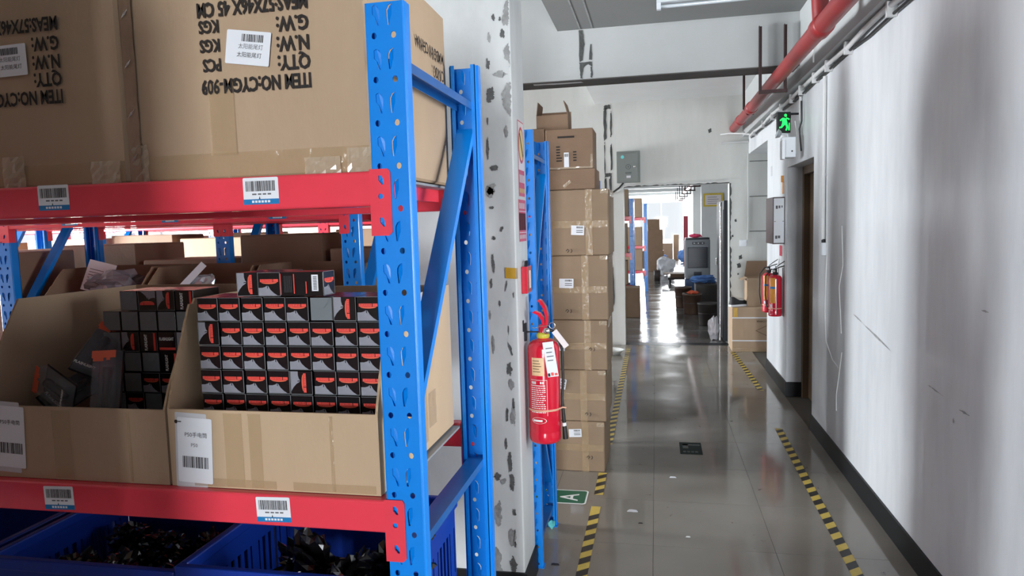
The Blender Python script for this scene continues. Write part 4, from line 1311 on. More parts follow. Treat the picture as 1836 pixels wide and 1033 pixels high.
# ================================================================== FIRE EXTINGUISHER ON THE PILLAR
def extinguisher(label, x, y, z, r_, h, detail=True, rz=0.0, labelmat='label_cream'):
    e = thing('fire_extinguisher', label, 'fire extinguisher', (x, y, z), rz, group='red fire extinguishers')
    prof = [(0.0, 0.0), (r_ * 0.9, 0.0), (r_ * 0.985, 0.008), (r_, 0.02), (r_, 0.045), (r_ * 0.985, 0.05), (r_, 0.055), (r_, h - r_ * 0.75)]
    for k in range(1, 8):
        a = k / 7 * HP
        prof.append((r_ * 0.36 + (r_ * 0.64) * math.cos(a), h - r_ * 0.75 + r_ * 0.62 * math.sin(a)))
    prof += [(r_ * 0.36, h), (0, h)]
    MB().lathe(prof, 36).build('cylinder', 'ext_red', e)
    # camera-facing side is -y
    A = lambda deg: math.radians(deg)
    q = lambda deg, zz, ee=0.0008: ((r_ + ee) * math.cos(A(deg)), (r_ + ee) * math.sin(A(deg)), zz)
    def patch(d0, d1, z0_, z1_, ee=0.0008):
        mb = MB(); n = 8
        for k in range(n):
            a, b = d0 + (d1 - d0) * k / n, d0 + (d1 - d0) * (k + 1) / n
            mb.poly([q(a, z0_, ee), q(b, z0_, ee), q(b, z1_, ee), q(a, z1_, ee)], 0, True)
        return mb
    MB().lathe([(r_ * 0.36, h - 0.006), (r_ * 0.42, h), (r_ * 0.42, h + 0.012), (r_ * 0.3, h + 0.02)], 18).build('neck_ring', 'ext_yellow' if detail else 'metal_dark', e)
    v = MB().lathe([(r_ * 0.28, h + 0.012), (r_ * 0.28, h + 0.05), (r_ * 0.2, h + 0.055), (0, h + 0.055)], 14)
    v.build('valve', 'ext_red' if detail else 'rubber_black', e)
    hm = 'ext_red' if detail else 'rubber_black'
    # two curved levers, the upper one rising
    def lever(pts, w_):
        mb = MB()
        L_ = [Vector(p) for p in pts]
        for i in range(len(L_) - 1):
            a, b = L_[i], L_[i + 1]
            wa, wb = w_ * (1 + 0.3 * math.sin(i * 0.9)), w_ * (1 + 0.3 * math.sin((i + 1) * 0.9))
            dx = Vector((0, 1, 0))
            up_ = Vector((0.012, 0, 0.008)) if detail else Vector((0.004, 0, 0.010))
            ring = lambda c, ww: [c - dx * ww, c + dx * ww, c + dx * ww + up_, c - dx * ww + up_]
            ra, rb = ring(a, wa), ring(b, wb)
            mb.raw(ra + rb, ((0, 1, 5, 4), (1, 2, 6, 5), (2, 3, 7, 6), (3, 0, 4, 7), (0, 3, 2, 1), (4, 5, 6, 7)))
        return mb
    if detail:
        lever([(0.0, 0, h + 0.045), (-0.004, -0.004, h + 0.075), (-0.018, -0.012, h + 0.10), (-0.042, -0.022, h + 0.112)], 0.013).build('carry_handle', hm, e)
        lever([(0.012, 0, h + 0.045), (0.014, 0.006, h + 0.085), (0.004, 0.010, h + 0.125), (-0.016, 0.014, h + 0.155), (-0.026, 0.014, h + 0.16)], 0.014).build('squeeze_lever', hm, e)
    else:
        lever([(0.0, 0, h + 0.045), (0.03, -0.02, h + 0.06), (0.07, -0.05, h + 0.075)], 0.008).build('carry_handle', hm, e)
        lever([(0.0, 0, h + 0.055), (0.03, -0.02, h + 0.085), (0.075, -0.05, h + 0.12)], 0.008).build('squeeze_lever', hm, e)
    # gauge
    T = Matrix.Translation((r_ * 0.3 if detail else -r_ * 0.25, -r_ * 0.35, h + 0.03)) @ Matrix.Rotation(HP, 4, 'X')
    MB().lathe([(0, 0.012), (0.014, 0.012), (0.015, 0.0), (0.0, -0.002)], 16, 0, T).build('pressure_gauge', 'chrome', e)
    if detail:
        # safety pin ring and wire
        ring = [(0.045 + 0.013 * math.cos(a * 0.4), -0.02, h + 0.052 + 0.013 * math.sin(a * 0.4)) for a in range(17)]
        MB().tube(ring, 0.0018, 6).tube([(0.032, -0.02, h + 0.052), (0.0, -0.02, h + 0.05), (-0.035, -0.018, h + 0.04), (-0.05, -0.01, h + 0.042)], 0.0018, 6).build('safety_pin', 'chrome', e)
        patch(232, 280, h - 0.165, h - 0.085).build('approval_label', 'label_cream', e)
        mb = MB()
        for k in range(5):
            for (d0, d1) in ((237, 262 + 4 * (k % 3)),):
                n = 4
                for i in range(n):
                    a, b = d0 + (d1 - d0) * i / n, d0 + (d1 - d0) * (i + 1) / n
                    zz = h - 0.10 - k * 0.012
                    mb.poly([q(a, zz, 0.0016), q(b, zz, 0.0016), q(b, zz + 0.003, 0.0016), q(a, zz + 0.003, 0.0016)])
        mb.build('label_print', 'ink_faint', e)
        # white instruction print: frame, bold line, many fine lines
        mb = MB()
        def bar(d0, d1, z0_, z1_):
            n = max(1, int((d1 - d0) / 8))
            for i in range(n):
                a, b = d0 + (d1 - d0) * i / n, d0 + (d1 - d0) * (i + 1) / n
                mb.poly([q(a, z0_), q(b, z0_), q(b, z1_), q(a, z1_)], 0, True)
        zt_, zb_ = h - 0.185, h - 0.345
        bar(288, 289.2, zb_, zt_); bar(226, 289, zt_, zt_ + 0.0015)
        for kk, dd in enumerate((229, 234, 239, 244)): bar(dd, dd + 3.6, zt_ - 0.018, zt_ - 0.006)
        bar(264, 270, zt_ - 0.016, zt_ - 0.006); bar(272, 276, zt_ - 0.016, zt_ - 0.006)
        bar(226, 282, zt_ - 0.026, zt_ - 0.023)
        rr6 = random.Random(9)
        for k in range(13):
            zz = zt_ - 0.036 - k * 0.0092
            d_ = 227
            while d_ < 280 - 10 * (k % 4 == 3):
                ln = rr6.uniform(5, 12)
                bar(d_, min(d_ + ln, 283), zz, zz + 0.0032)
                d_ += ln + 2.0
        for k in range(24):
            a0, a1 = 2 * math.pi * k / 24, 2 * math.pi * (k + 1) / 24
            f = lambda a, s: q(256 + 29 * s * math.cos(a), zb_ - 0.022 + 0.014 * s * math.sin(a))
            mb.poly([f(a0, 1.0), f(a1, 1.0), f(a1, 0.93), f(a0, 0.93)])
        bar(234, 270, zb_ - 0.027, zb_ - 0.018)
        mb.build('instruction_print', 'sign_white', e)
        # strap with loose end
        MB().lathe([(r_ + 0.0015, 0.148), (r_ + 0.0015, 0.157)], 32).build('strap', 'strap_tan', e)
        MB().tube([(r_ * 0.95, -0.02, 0.152), (r_ + 0.012, -0.012, 0.157), (r_ + 0.026, -0.006, 0.153)], 0.004, 6).build('strap_end', 'strap_tan', e)
        # inspection tags
        tg = MB()
        T = Matrix.Translation((r_ * 0.42, -r_ - 0.006, h - 0.012)) @ Matrix.Rotation(-0.14, 4, 'Y')
        tg.box(-0.022, 0.026, -0.001, 0.0, -0.155, 0.0, 0, T)
        tag_o = tg.build('inspection_tag', 'paper', e)
        tg = MB()
        for k in range(4): tg.box(-0.012, 0.018 - 0.004 * (k % 2), -0.0018, -0.001, -0.03 - k * 0.018, -0.026 - k * 0.018, 0, T)
        tg.box(-0.02, -0.01, -0.0018, -0.001, -0.152, -0.138, 1, T); tg.box(-0.006, 0.006, -0.0018, -0.001, -0.15, -0.136, 2, T); tg.box(0.01, 0.022, -0.0018, -0.001, -0.15, -0.14, 2, T)
        tg.build('tag_print', M('ink_grey', 'ink', 'print_red'), tag_o)
        T2 = Matrix.Translation((r_ * 0.9, -0.02, h + 0.012)) @ Matrix.Rotation(-0.65, 4, 'Y')
        MB().box(-0.012, 0.014, 0.0, 0.001, -0.07, 0.02, 0, T2).build('inspection_tag', 'poster_white', e)
        # hose down the right side ending in a black horn
        MB().tube([(0.02, -0.01, h + 0.035), (r_ * 0.8, 0.0, h + 0.02), (r_ + 0.012, 0.006, h - 0.06), (r_ + 0.014, 0.004, h - 0.2), (r_ + 0.008, 0, 0.2), (r_ + 0.010, -0.004, 0.16)],
                  0.006, 8).build('hose', 'rubber_black', e)
        MB().tube([(r_ + 0.010, -0.004, 0.17), (r_ + 0.016, -0.006, 0.08), (r_ + 0.021, -0.008, 0.012)], [0.007, 0.009, 0.0125], 10).build('nozzle', 'rubber_black', e)
        MB().tube([(r_ + 0.0155, -0.006, 0.086), (r_ + 0.0165, -0.006, 0.07)], 0.0098, 10).build('nozzle_band', 'paper', e)
        # wall bracket
        MB().box(-r_ - 0.012, -r_ - 0.004, -0.012, 0.012, h - 0.02, h + 0.06).box(-r_ - 0.008, -r_ * 0.3, -0.004, 0.004, h + 0.018, h + 0.024).build('bracket', 'metal_dark', e)
    else:
        patch(215, 262, h * 0.32, h * 0.92).build('picture_label', 'label_orange', e)
        patch(216, 261, h * 0.66, h * 0.71, 0.0016).build('label_band', 'label_blue', e)
        patch(216, 238, h * 0.22, h * 0.29).build('approval_label', 'paper', e)
        patch(266, 272, h * 0.05, h * 0.9).build('level_strip', 'sign_white', e)
        MB().lathe([(r_ + 0.0015, h * 0.18), (r_ + 0.0015, h * 0.2)], 24).build('strap', 'strap_tan', e)
        MB().tube([(0, 0, h + 0.04), (-0.03, 0.03, h + 0.045), (-r_ - 0.02, 0.03, h - 0.02), (-r_ - 0.025, 0.02, h * 0.5), (-r_ - 0.012, 0.015, h * 0.2)], 0.007, 8).build('hose', 'rubber_black', e)
        MB().box(r_ + 0.001, r_ + 0.006, -0.02, -0.008, 0.0, h + 0.06).build('bracket', 'metal_dark', e)
    return e
extinguisher('large red fire extinguisher with hanging paper tag, mounted on the white pillar', -0.500, 3.08, 0.688, 0.0715, 0.475)
extinguisher('nearer red fire extinguisher with orange label on the white wall panel', 1.105, 7.02, 0.735, 0.062, 0.40, False)
extinguisher('farther red fire extinguisher half hidden behind its twin on the wall panel', 1.09, 7.32, 0.735, 0.06, 0.40, False)

# ---- notices on the pillar side (facing the aisle)
def pillar_face(mb, y0, y1, z0, z1, m=0, e=0.0006): return mb.poly([(PX1 + e, y0, z0), (PX1 + e, y1, z0), (PX1 + e, y1, z1), (PX1 + e, y0, z1)], m)
mb = MB()
pillar_face(mb, 3.04, 3.18, 1.79, 2.12, 0); pillar_face(mb, 3.045, 3.175, 1.905, 2.115, 1, 0.0012)
for (rad, mi, ee) in ((0.062, 0, 0.0018), (0.052, 2, 0.0024)):
    mb.poly([(PX1 + ee, 3.11 + rad * math.cos(a * math.pi / 12), 2.015 + rad * 1.3 * math.sin(a * math.pi / 12)) for a in range(24)], mi)
mb.poly([(PX1 + 0.003, y, z) for y, z in ((3.07, 2.06), (3.08, 2.068), (3.15, 1.97), (3.14, 1.962))], 3)
for k in range(4): pillar_face(mb, 3.055 + 0.03 * k, 3.075 + 0.03 * k, 1.85, 1.885, 1, 0.0018)
for k in range(5): pillar_face(mb, 3.05 + 0.025 * k, 3.066 + 0.025 * k, 1.805, 1.825, 2, 0.0018)
o = mb.build('no_smoking_notice', M('poster_pink', 'poster_white', 'poster_yellow', 'ink'))
tag(o, 'tall prohibition notice with yellow disc, upper sign on the pillar side', 'sign')
mb = MB()
pillar_face(mb, 3.02, 3.19, 1.59, 1.775, 0)
for k in range(5): pillar_face(mb, 3.035 + 0.028 * k, 3.05 + 0.028 * k, 1.735, 1.76, 1, 0.0014)
for k in range(5): pillar_face(mb, 3.03 + 0.031 * k, 3.052 + 0.031 * k, 1.64, 1.715, 2, 0.0014)
pillar_face(mb, 3.025, 3.185, 1.722, 1.725, 1, 0.0014); pillar_face(mb, 3.025, 3.185, 1.628, 1.631, 1, 0.0014)
for k in range(6): pillar_face(mb, 3.03 + 0.025 * k, 3.045 + 0.025 * k, 1.602, 1.62, 1, 0.0014)
o = mb.build('warning_notice', M('poster_pink', 'poster_white', 'ink'))
tag(o, 'square red warning notice below the prohibition sign on the pillar', 'sign')
t = thing('alarm_button', 'small red call-point box with a bell top on the pillar side', 'alarm', (PX1, 3.09, 1.36))
MB().bbox(0.0, 0.028, -0.055, 0.055, 0, 0.12, b=0.004).build('housing', 'ext_red', t)
MB().tube([(0.015, -0.02, 0.12), (0.015, -0.02, 0.14), (0.015, 0.02, 0.14), (0.015, 0.02, 0.12)], 0.005, 6).build('bell_loop', 'metal_dark', t)
MB().box(0.028, 0.0288, 0.0, 0.03, 0.02, 0.1).build('white_lettering', 'sign_white', t)
o = MB().poly([(-0.634, PY0 - 0.0035, 1.438), (-0.587, PY0 - 0.0035, 1.434), (-0.587, PY0 - 0.0035, 1.48), (-0.634, PY0 - 0.0035, 1.484)]).poly([(PX1 + 0.001, PY0, 1.434), (PX1 + 0.001, PY0 + 0.02, 1.434), (PX1 + 0.001, PY0 + 0.02, 1.48), (PX1 + 0.001, PY0, 1.48)]).build('tape_patch', 'sticker_ochre')
tag(o, 'ochre square of tape folded round the pillar corner', 'sticker')
o = MB().box(PX1 + 0.0005, PX1 + 0.004, 3.04, 3.055, 1.19, 1.24).build('wall_hook', 'metal_dark')
tag(o, 'little dark hook beside the extinguisher on the pillar', 'hook')

# ================================================================== FLOOR MARKINGS
def hazard_tape(label, p0, p1, w=0.055, per=0.13, gap=None, seed=0):
    p0, p1 = Vector((p0[0], p0[1], 0)), Vector((p1[0], p1[1], 0))
    d = (p1 - p0); L_ = d.length; d.normalize()
    nrm = Vector((-d.y, d.x, 0))
    mb = MB()
    mb.poly([p0 - nrm * w / 2 + Vector((0, 0, 0.0008)), p0 + nrm * w / 2 + Vector((0, 0, 0.0008)), p1 + nrm * w / 2 + Vector((0, 0, 0.0008)), p1 - nrm * w / 2 + Vector((0, 0, 0.0008))], 0)
    s = 0.0
    sl = 0.045
    while s + per / 2 + sl < L_:
        q = lambda a, b: p0 + d * a + nrm * b + Vector((0, 0, 0.0012))
        mb.poly([q(s + sl, -w / 2), q(s + per / 2 + sl, -w / 2), q(s + per / 2, w / 2), q(s, w / 2)], 1)
        s += per
    o = mb.build('hazard_tape', M('tape_yellow', 'tape_black'))
    tag(o, label, 'tape', 'hazard stripe tapes on the floor')
hazard_tape('striped floor tape at the foot of the picture, left lane edge', (-0.362, 1.6), (-0.362, 4.02))
hazard_tape('short striped floor tape just before the tall carton stack', (-0.362, 4.2), (-0.364, 4.59))
hazard_tape('striped floor tape beyond the tall carton stack, left lane edge', (-0.366, 5.2), (-0.372, 9.35))
hazard_tape('striped floor tape along the near right wall', (0.875, 1.6), (0.935, 5.76))
hazard_tape('striped floor tape from the door recess to the corner carton', (0.985, 7.05), (0.93, 9.12))
t = thing('floor_sign', 'green floor sign with letter A and arrow beside the rack foot', 'sign', (-0.425, 4.14, 0))
mb = MB().extrude([(a, b, 0.0006) for a, b in rrect(-0.33, 0, -0.10, 0.115, 0.02)], (0, 0, 0.0008)); mb.build('border', 'sign_white', t)
mb = MB().poly([(a, b, 0.0018) for a, b in rrect(-0.32, -0.010, -0.09, 0.105, 0.016)]); mb.build('panel', 'sign_green', t)
mb = MB().text('A', (-0.055, -0.055, 0.0024), (0, 1, 0), (-1, 0, 0), 0.16, 0, 1.0, 0.01)
mb.poly([(-0.19, 0.02, 0.0024), (-0.25, 0.02, 0.0024), (-0.25, 0.045, 0.0024), (-0.29, 0.005, 0.0024), (-0.25, -0.035, 0.0024), (-0.25, -0.005, 0.0024), (-0.19, -0.005, 0.0024)])
mb.build('letter_and_arrow', 'sign_white', t)
t = thing('floor_sign', 'dark exit pictogram sign lying in the middle of the floor', 'sign', (0.232, 5.18, 0))
MB().box(-0.077, 0.08, -0.14, 0.135, 0.0005, 0.0012).build('panel', 'sign_dark', t)
mb = MB()
mb.box(-0.055, -0.015, -0.01, 0.09, 0.0012, 0.0018); mb.box(-0.055, 0.06, 0.06, 0.09, 0.0012, 0.0018)
mb.poly([(0.06, 0.05, 0.0018), (0.06, 0.1, 0.0018), (0.075, 0.075, 0.0018)])
for k in range(4): mb.box(-0.055 + k * 0.028, -0.035 + k * 0.028, -0.1, -0.07, 0.0012, 0.0018)
mb.build('pictogram', 'scar_grey', t)
# litter on the tiles
for k, (x, y, s, mt, lb) in enumerate([(0.09, 4.56, 0.022, 'paper', 'small torn white scrap on the floor near the exit pictogram'), (-0.15, 3.98, 0.03, 'paper_grey', 'pale plastic scrap on the floor near the green sign'),
                                       (-0.1, 3.82, 0.012, 'ink', 'tiny dark crumb on the floor between the tape lines'), (0.15, 3.68, 0.012, 'sign_white', 'tiny pale crumb on the floor at the bottom of the aisle'),
                                       (-0.5, 3.28, 0.02, 'tape_black', 'dark smudge of dirt beside the rack foot')]):
    o = MB().extrude([(x + a, y + b, 0.0008) for a, b in blob([(-s, -s * 0.5), (s, -s * 0.4), (s * 0.8, s * 0.5), (-s * 0.6, s * 0.6)], s * 0.12, 500 + k, 3)], (0, 0, 0.002)).build('litter_scrap', mt)
    tag(o, lb, 'litter')
o = bag_mesh(91, 0.028, (0.7, 1.4, 0.7), 0.4, 2).build('litter_bottle_cap', 'teal', None, (-0.575, 3.68, 0.026))
tag(o, 'crumpled teal wrapper at the foot of the rear rack post', 'litter')
t = thing('white_basin', 'white plastic basin on the floor behind the tall stack', 'basin', (-0.56, 8.9, 0))
MB().lathe([(0, 0.004), (0.09, 0.004), (0.14, 0.06), (0.155, 0.062), (0.155, 0.056), (0.142, 0.05), (0.095, 0.0), (0, 0.0)], 24).build('bowl', 'sign_white', t)

# ================================================================== RED FIRE MAIN AND HANGERS
t = thing('fire_pipe', 'red fire main running along the corridor ceiling into the end wall', 'pipe', (0, 0, 0))
PZ = lambda y: 2.70 + (y - 4.0) * 0.0235
PXX = lambda y: 0.90 + (y - 4.0) * 0.0165
pth = [(PXX(y), y, PZ(y)) for y in (-3.0, 1.0, 3.0, 5.0, 7.0, 8.2, 8.21, 9.2, 9.598)]
MB().tube(pth, 0.052, 20).build('pipe', 'pipe_red', t)
for y in (4.25, 7.6, 8.7):
    c_ = Vector((PXX(y), y, PZ(y)))
    MB().tube([c_ - Vector((0, 0.07, 0)), c_ - Vector((0, 0.06, 0)), c_ + Vector((0, 0.06, 0)), c_ + Vector((0, 0.07, 0))], [0.053, 0.061, 0.061, 0.053], 20).build('coupling', 'pipe_red', t)
c_ = Vector((PXX(4.25), 4.25, PZ(4.25)))
MB().tube([c_, c_ + Vector((-0.02, -0.01, 0.3)), (PXX(4.25) - 0.02, 4.24, ZC - 0.03), (PXX(4.25) - 0.02, 4.24, ZC - 0.003)], 0.045, 18).build('riser', 'pipe_red', t)
t = thing('pipe_hanger', 'dark U-shaped angle-iron hanger carrying the red pipe by the beam', 'bracket', (0.91, 5.9, 0))
for sx in (-0.1, 0.085):
    MB().box(sx - 0.012, sx + 0.012, -0.004, 0.0, 2.66, 3.15).box(sx - 0.012, sx - 0.008, -0.03, -0.004, 2.66, 3.15).build('leg', 'iron_dark', t)
MB().box(-0.112, 0.097, -0.03, 0.0, 2.635, 2.66).build('cross_bar', 'iron_dark', t)
t = thing('pipe_hanger', 'single dark rod hanger on the red pipe near the end wall', 'bracket', (PXX(7.6), 7.68, 0))
MB().box(-0.075, -0.052, -0.012, 0.012, PZ(7.6), ZC).build('leg', 'iron_dark', t)
MB().tube([(-0.06, 0, PZ(7.6) - 0.0), (-0.03, 0, PZ(7.6) - 0.055), (0.03, 0, PZ(7.6) - 0.055), (0.06, 0, PZ(7.6))], 0.006, 6).build('clip', 'iron_dark', t)

# ================================================================== CONDUITS AND CABLES ON THE RIGHT WALL
t = thing('cable_run', 'bundled white conduit and black cable along the top of the right wall', 'cable', (0, 0, 0))
rc = random.Random(8)
ys = [BY + 0.02 + 0.35 * i for i in range(54)]
w1 = [(RW - 0.03 + rc.uniform(-0.004, 0.004), y, 2.69 + rc.uniform(-0.012, 0.012)) for y in ys if y < 9.55]
w2 = [(RW - 0.018, y, 2.655 + rc.uniform(-0.008, 0.008)) for y in ys if y < 9.55]
MB().tube(w1, 0.016, 8).build('conduit', 'conduit_white', t)
MB().tube(w2, 0.008, 6).build('cable', 'cable_black', t)
for y in (2.2, 3.05, 3.9, 4.7, 5.2, 5.6, 6.1, 6.5, 7.0, 7.5, 8.1, 8.8):
    MB().box(RW - 0.05, RW - 0.001, y - 0.012, y + 0.012, 2.64, 2.715).build('clip', 'conduit_white', t)
MB().tube([(RW - 0.03, 9.2, 2.70), (RW - 0.1, 9.4, 2.74), (RW - 0.25, 9.5, 2.76), (RW - 0.35, 9.57, 2.76)], 0.012, 6).build('cable', 'conduit_white', t)
MB().box(RW - 0.35, RW - 0.005, 9.56, 9.595, 2.64, 2.66).build('trunking', 'conduit_white', t)
t = thing('vertical_conduit', 'thin white conduit dropping down the right wall to a switch', 'conduit', (0, 0, 0))
MB().tube([(RW - 0.014, 5.36, 2.64), (RW - 0.014, 5.36, 1.5)], 0.0125, 10).build('pipe', 'conduit_white', t)
for z in (1.96, 2.3): MB().tube([(RW - 0.014, 5.36, z - 0.008), (RW - 0.014, 5.36, z + 0.008)], 0.0155, 10).build('coupling', 'conduit_white', t)
MB().tube([(RW - 0.09, 5.36, ZC - 0.005), (RW - 0.09, 5.36, 2.74)], 0.006, 8).build('upper_wire', 'conduit_white', t)
t = thing('pull_switch', 'white switch pair at the end of the thin conduit', 'switch', (RW, 5.36, 1.39))
MB().bbox(-0.03, 0, -0.045, -0.015, 0, 0.09, b=0.003).build('switch_body', 'lamp_white', t)
MB().bbox(-0.024, 0, 0.0, 0.022, 0.01, 0.085, b=0.003).build('switch_body', 'lamp_white', t)
MB().tube([(-0.012, 0.0, 0.09), (-0.012, 0.0, 0.115)], 0.014, 10).build('gland', 'metal_dark', t)
t = thing('vertical_conduit', 'short white conduit dropping to the green exit sign', 'conduit', (0, 0, 0))
MB().tube([(RW - 0.014, 6.2, 2.65), (RW - 0.014, 6.2, 2.42)], 0.013, 10).build('pipe', 'conduit_white', t)
MB().tube([(RW - 0.02, 6.14, 2.6), (RW - 0.02, 6.12, 2.44), (RW - 0.03, 6.16, 2.38), (RW - 0.02, 6.13, 2.2)], 0.007, 6).build('cable', 'cable_black', t)
# exit sign (lit)
t = thing('exit_sign', 'green lit running-man exit sign above the door recess', 'exit sign', (1.04, 6.2, 2.36))
t.rotation_euler = (0, 0, 0.25)
MB().bbox(-0.055, 0.055, 0, 0.03, 0, 0.17, b=0.003).build('housing', 'exit_black', t)
mb = MB()
y_ = -0.001
def P2(pts): mb.poly([(a / 100, y_, b / 100) for a, b in pts])
P2([(0.2, 13.2), (1.8, 12.8), (2.2, 14.6), (1.0, 15.4), (-0.2, 14.6)])                      # head
P2([(-1.5, 12.2), (1.6, 11.6), (2.6, 8.2), (0.2, 6.2), (-1.8, 8.2)])                        # trunk
P2([(-1.6, 12.0), (-3.8, 10.4), (-3.4, 9.4), (-1.4, 10.6)])                                 # back arm
P2([(1.5, 11.4), (4.2, 10.4), (4.4, 11.4), (1.8, 12.4)])                                    # front arm
P2([(-1.6, 8.4), (0.2, 6.4), (-2.0, 4.0), (-4.2, 3.6), (-4.2, 4.8), (-2.6, 5.2)])           # back leg
P2([(0.4, 7.6), (2.4, 8.2), (3.2, 4.6), (2.2, 1.8), (1.0, 2.0), (1.8, 4.6)])                # front leg
P2([(3.4, 2.0), (4.6, 2.0), (4.6, 8.0), (3.8, 8.0)])
mb.build('pictogram', 'exit_green', t)
MB().box(-0.01, 0.07, 0.03, 0.05, 0.12, 0.15).box(0.06, 0.14, 0.03, 0.05, 0.15, 0.165).build('bracket', 'metal_dark', t)
t = thing('emergency_light', 'grey twin-head emergency lamp box under the exit sign', 'lamp', (1.06, 6.1, 2.15))
MB().bbox(-0.05, 0.055, 0, 0.10, 0, 0.165, b=0.006).build('battery_box', 'lamp_white', t)
MB().box(-0.052, -0.03, -0.004, 0.1, -0.01, 0.14).build('side_plate', 'frame_alu', t)
T = Matrix.Translation((-0.075, 0.03, 0.195)) @ Matrix.Scale(0.75, 4) @ Matrix.Rotation(-1.25, 4, 'Y')
hd = MB().lathe([(0.0, -0.03), (0.03, -0.025), (0.05, 0.01), (0.052, 0.018)], 18, 0, T); hd = hd.build('lamp_head', 'frame_alu', t)
MB().lathe([(0.05, 0.016), (0.03, 0.024), (0.0, 0.027)], 18, 0, T).build('lens', 'lamp_glass', hd)
MB().tube([(0.0, 0.04, 0.165), (-0.005, 0.04, 0.19), (-0.055, 0.035, 0.195)], 0.008, 8).build('stem', 'lamp_white', t)
MB().disc((0.025, -0.001, 0.05), 0.007, 12, 0, 'y').build('test_button', 'rubber_black', t)
MB().tube([(0.06, 0.08, 0.3), (0.075, 0.08, 0.18), (0.07, 0.08, 0.03)], 0.005, 6).build('lead', 'conduit_white', t)
# meter cabinet on the white panel
t = thing('meter_cabinet', 'white shallow wall cabinet with dark edge on the white panel', 'cabinet', (RW, 6.98, 1.42))
MB().bbox(-0.105, 0, 0, 0.42, 0, 0.44, b=0.004).build('body', 'frame_brown', t)
MB().box(-0.097, -0.006, -0.004, 0.0, 0.012, 0.428).build('front_panel', 'paper', t)
mb = MB()
for (a, b, c, d_) in ((-0.08, -0.062, 0.33, 0.36), (-0.055, -0.04, 0.335, 0.36), (-0.03, -0.02, 0.34, 0.36), (-0.085, -0.065, 0.05, 0.08), (-0.06, -0.04, 0.055, 0.08), (-0.095, -0.08, 0.21, 0.215), (-0.02, -0.008, 0.21, 0.215)):
    mb.box(a, b, -0.0048, -0.004, c, d_)
mb.build('lettering', 'ink_grey', t)
o = MB().box(RW - 0.003, RW - 0.0005, 7.02, 7.1, 1.89, 2.0).box(RW - 0.02, RW - 0.0005, 7.04, 7.08, 2.0, 2.06).build('wall_tag', 'label_orange')
tag(o, 'small orange tag hanging above the meter cabinet', 'tag')
o = MB().box(RW - 0.003, RW - 0.0005, 7.1, 7.24, 1.32, 1.40).box(RW - 0.0036, RW - 0.003, 7.1, 7.24, 1.30, 1.335).build('wall_card', M('poster_pink'))
tag(o, 'small red card on the wall below the meter cabinet', 'sign')
o = MB().box(RW - 0.003, RW - 0.0005, 7.72, 7.8, 2.1, 2.2).build('wall_card', 'paper_grey')
tag(o, 'tiny grey card high on the white wall panel', 'sign')

# ================================================================== END WALL FITTINGS
t = thing('electrical_box', 'grey-green electrical cabinet with lightning sign left of the doorway', 'cabinet', (-0.35, EY, 2.19))
MB().bbox(-0.152, 0.152, -0.09, 0, 0, 0.41, b=0.004).build('cabinet', 'switch_grey', t)
dr = MB().bbox(-0.127, 0.127, -0.096, -0.09, 0.02, 0.385, b=0.002).build('door', 'switch_grey', t)
mb = MB()
ring = lambda cx, cz, r0, r1, m: [mb.poly([(cx + r0 * math.cos(a), -0.0985, cz + r0 * math.sin(a)), (cx + r1 * math.cos(a), -0.0985, cz + r1 * math.sin(a)), (cx + r1 * math.cos(b), -0.0985, cz + r1 * math.sin(b)), (cx + r0 * math.cos(b), -0.0985, cz + r0 * math.sin(b))], m) for a, b in [(k * math.pi / 10, (k + 1) * math.pi / 10) for k in range(20)]]
ring(0.0, 0.205, 0.028, 0.034, 0)
mb.poly([(0.008, -0.0985, 0.228), (-0.012, -0.0985, 0.2), (0.0, -0.0985, 0.203), (-0.008, -0.0985, 0.182), (0.012, -0.0985, 0.21), (0.001, -0.0985, 0.208)], 0)
for k in range(4): mb.box(-0.035 + k * 0.02, -0.022 + k * 0.02, -0.0985, -0.098, 0.115, 0.135, 0)
mb.box(-0.025, 0.03, -0.0985, -0.098, 0.06, 0.09, 1)
mb.disc((-0.075, -0.0985, 0.335), 0.022, 14, 2, 'y')
mb.build('markings', M('switch_dark', 'paper_grey', 'teal'), dr)
MB().lathe([(0, 0.008), (0.012, 0.008), (0.015, 0)], 14, 0, Matrix.Translation((0.085, -0.096, 0.205)) @ Matrix.Rotation(HP, 4, 'X')).build('lock', 'chrome', dr)
t = thing('loose_cable', 'black and white cables hanging from the electrical cabinet along the lintel', 'cable', (0, 0, 0))
MB().tube([(-0.42, EY - 0.04, 2.19), (-0.47, EY - 0.05, 2.13), (-0.56, EY - 0.03, 2.07), (-0.66, EY - 0.02, 2.05)], 0.012, 8).build('cable', 'cable_black', t)
MB().tube([(-0.38, EY - 0.04, 2.19), (-0.42, EY - 0.05, 2.14), (-0.3, EY - 0.04, 2.16), (-0.1, EY - 0.03, 2.155), (0.3, EY - 0.025, 2.165), (0.75, EY - 0.02, 2.17), (0.93, EY - 0.02, 2.19)], 0.007, 6).build('cable', 'conduit_white', t)
MB().tube([(-0.4, EY - 0.04, 2.19), (-0.46, EY - 0.045, 2.1), (-0.5, EY - 0.03, 2.07)], 0.007, 6).build('cable', 'conduit_white', t)
t = thing('wall_switch', 'small white wall switch with a wire right of the doorway', 'switch', (1.11, EY, 1.31))
MB().bbox(-0.043, 0.043, -0.012, 0, 0, 0.086, b=0.003).build('plate', 'lamp_white', t)
MB().box(-0.015, 0.015, -0.016, -0.012, 0.025, 0.06).build('rocker', 'lamp_white', t)
MB().tube([(0.05, -0.006, 0.04), (0.062, -0.006, 0.3), (0.058, -0.006, 1.2)], 0.004, 6).build('wire', 'conduit_white', t)

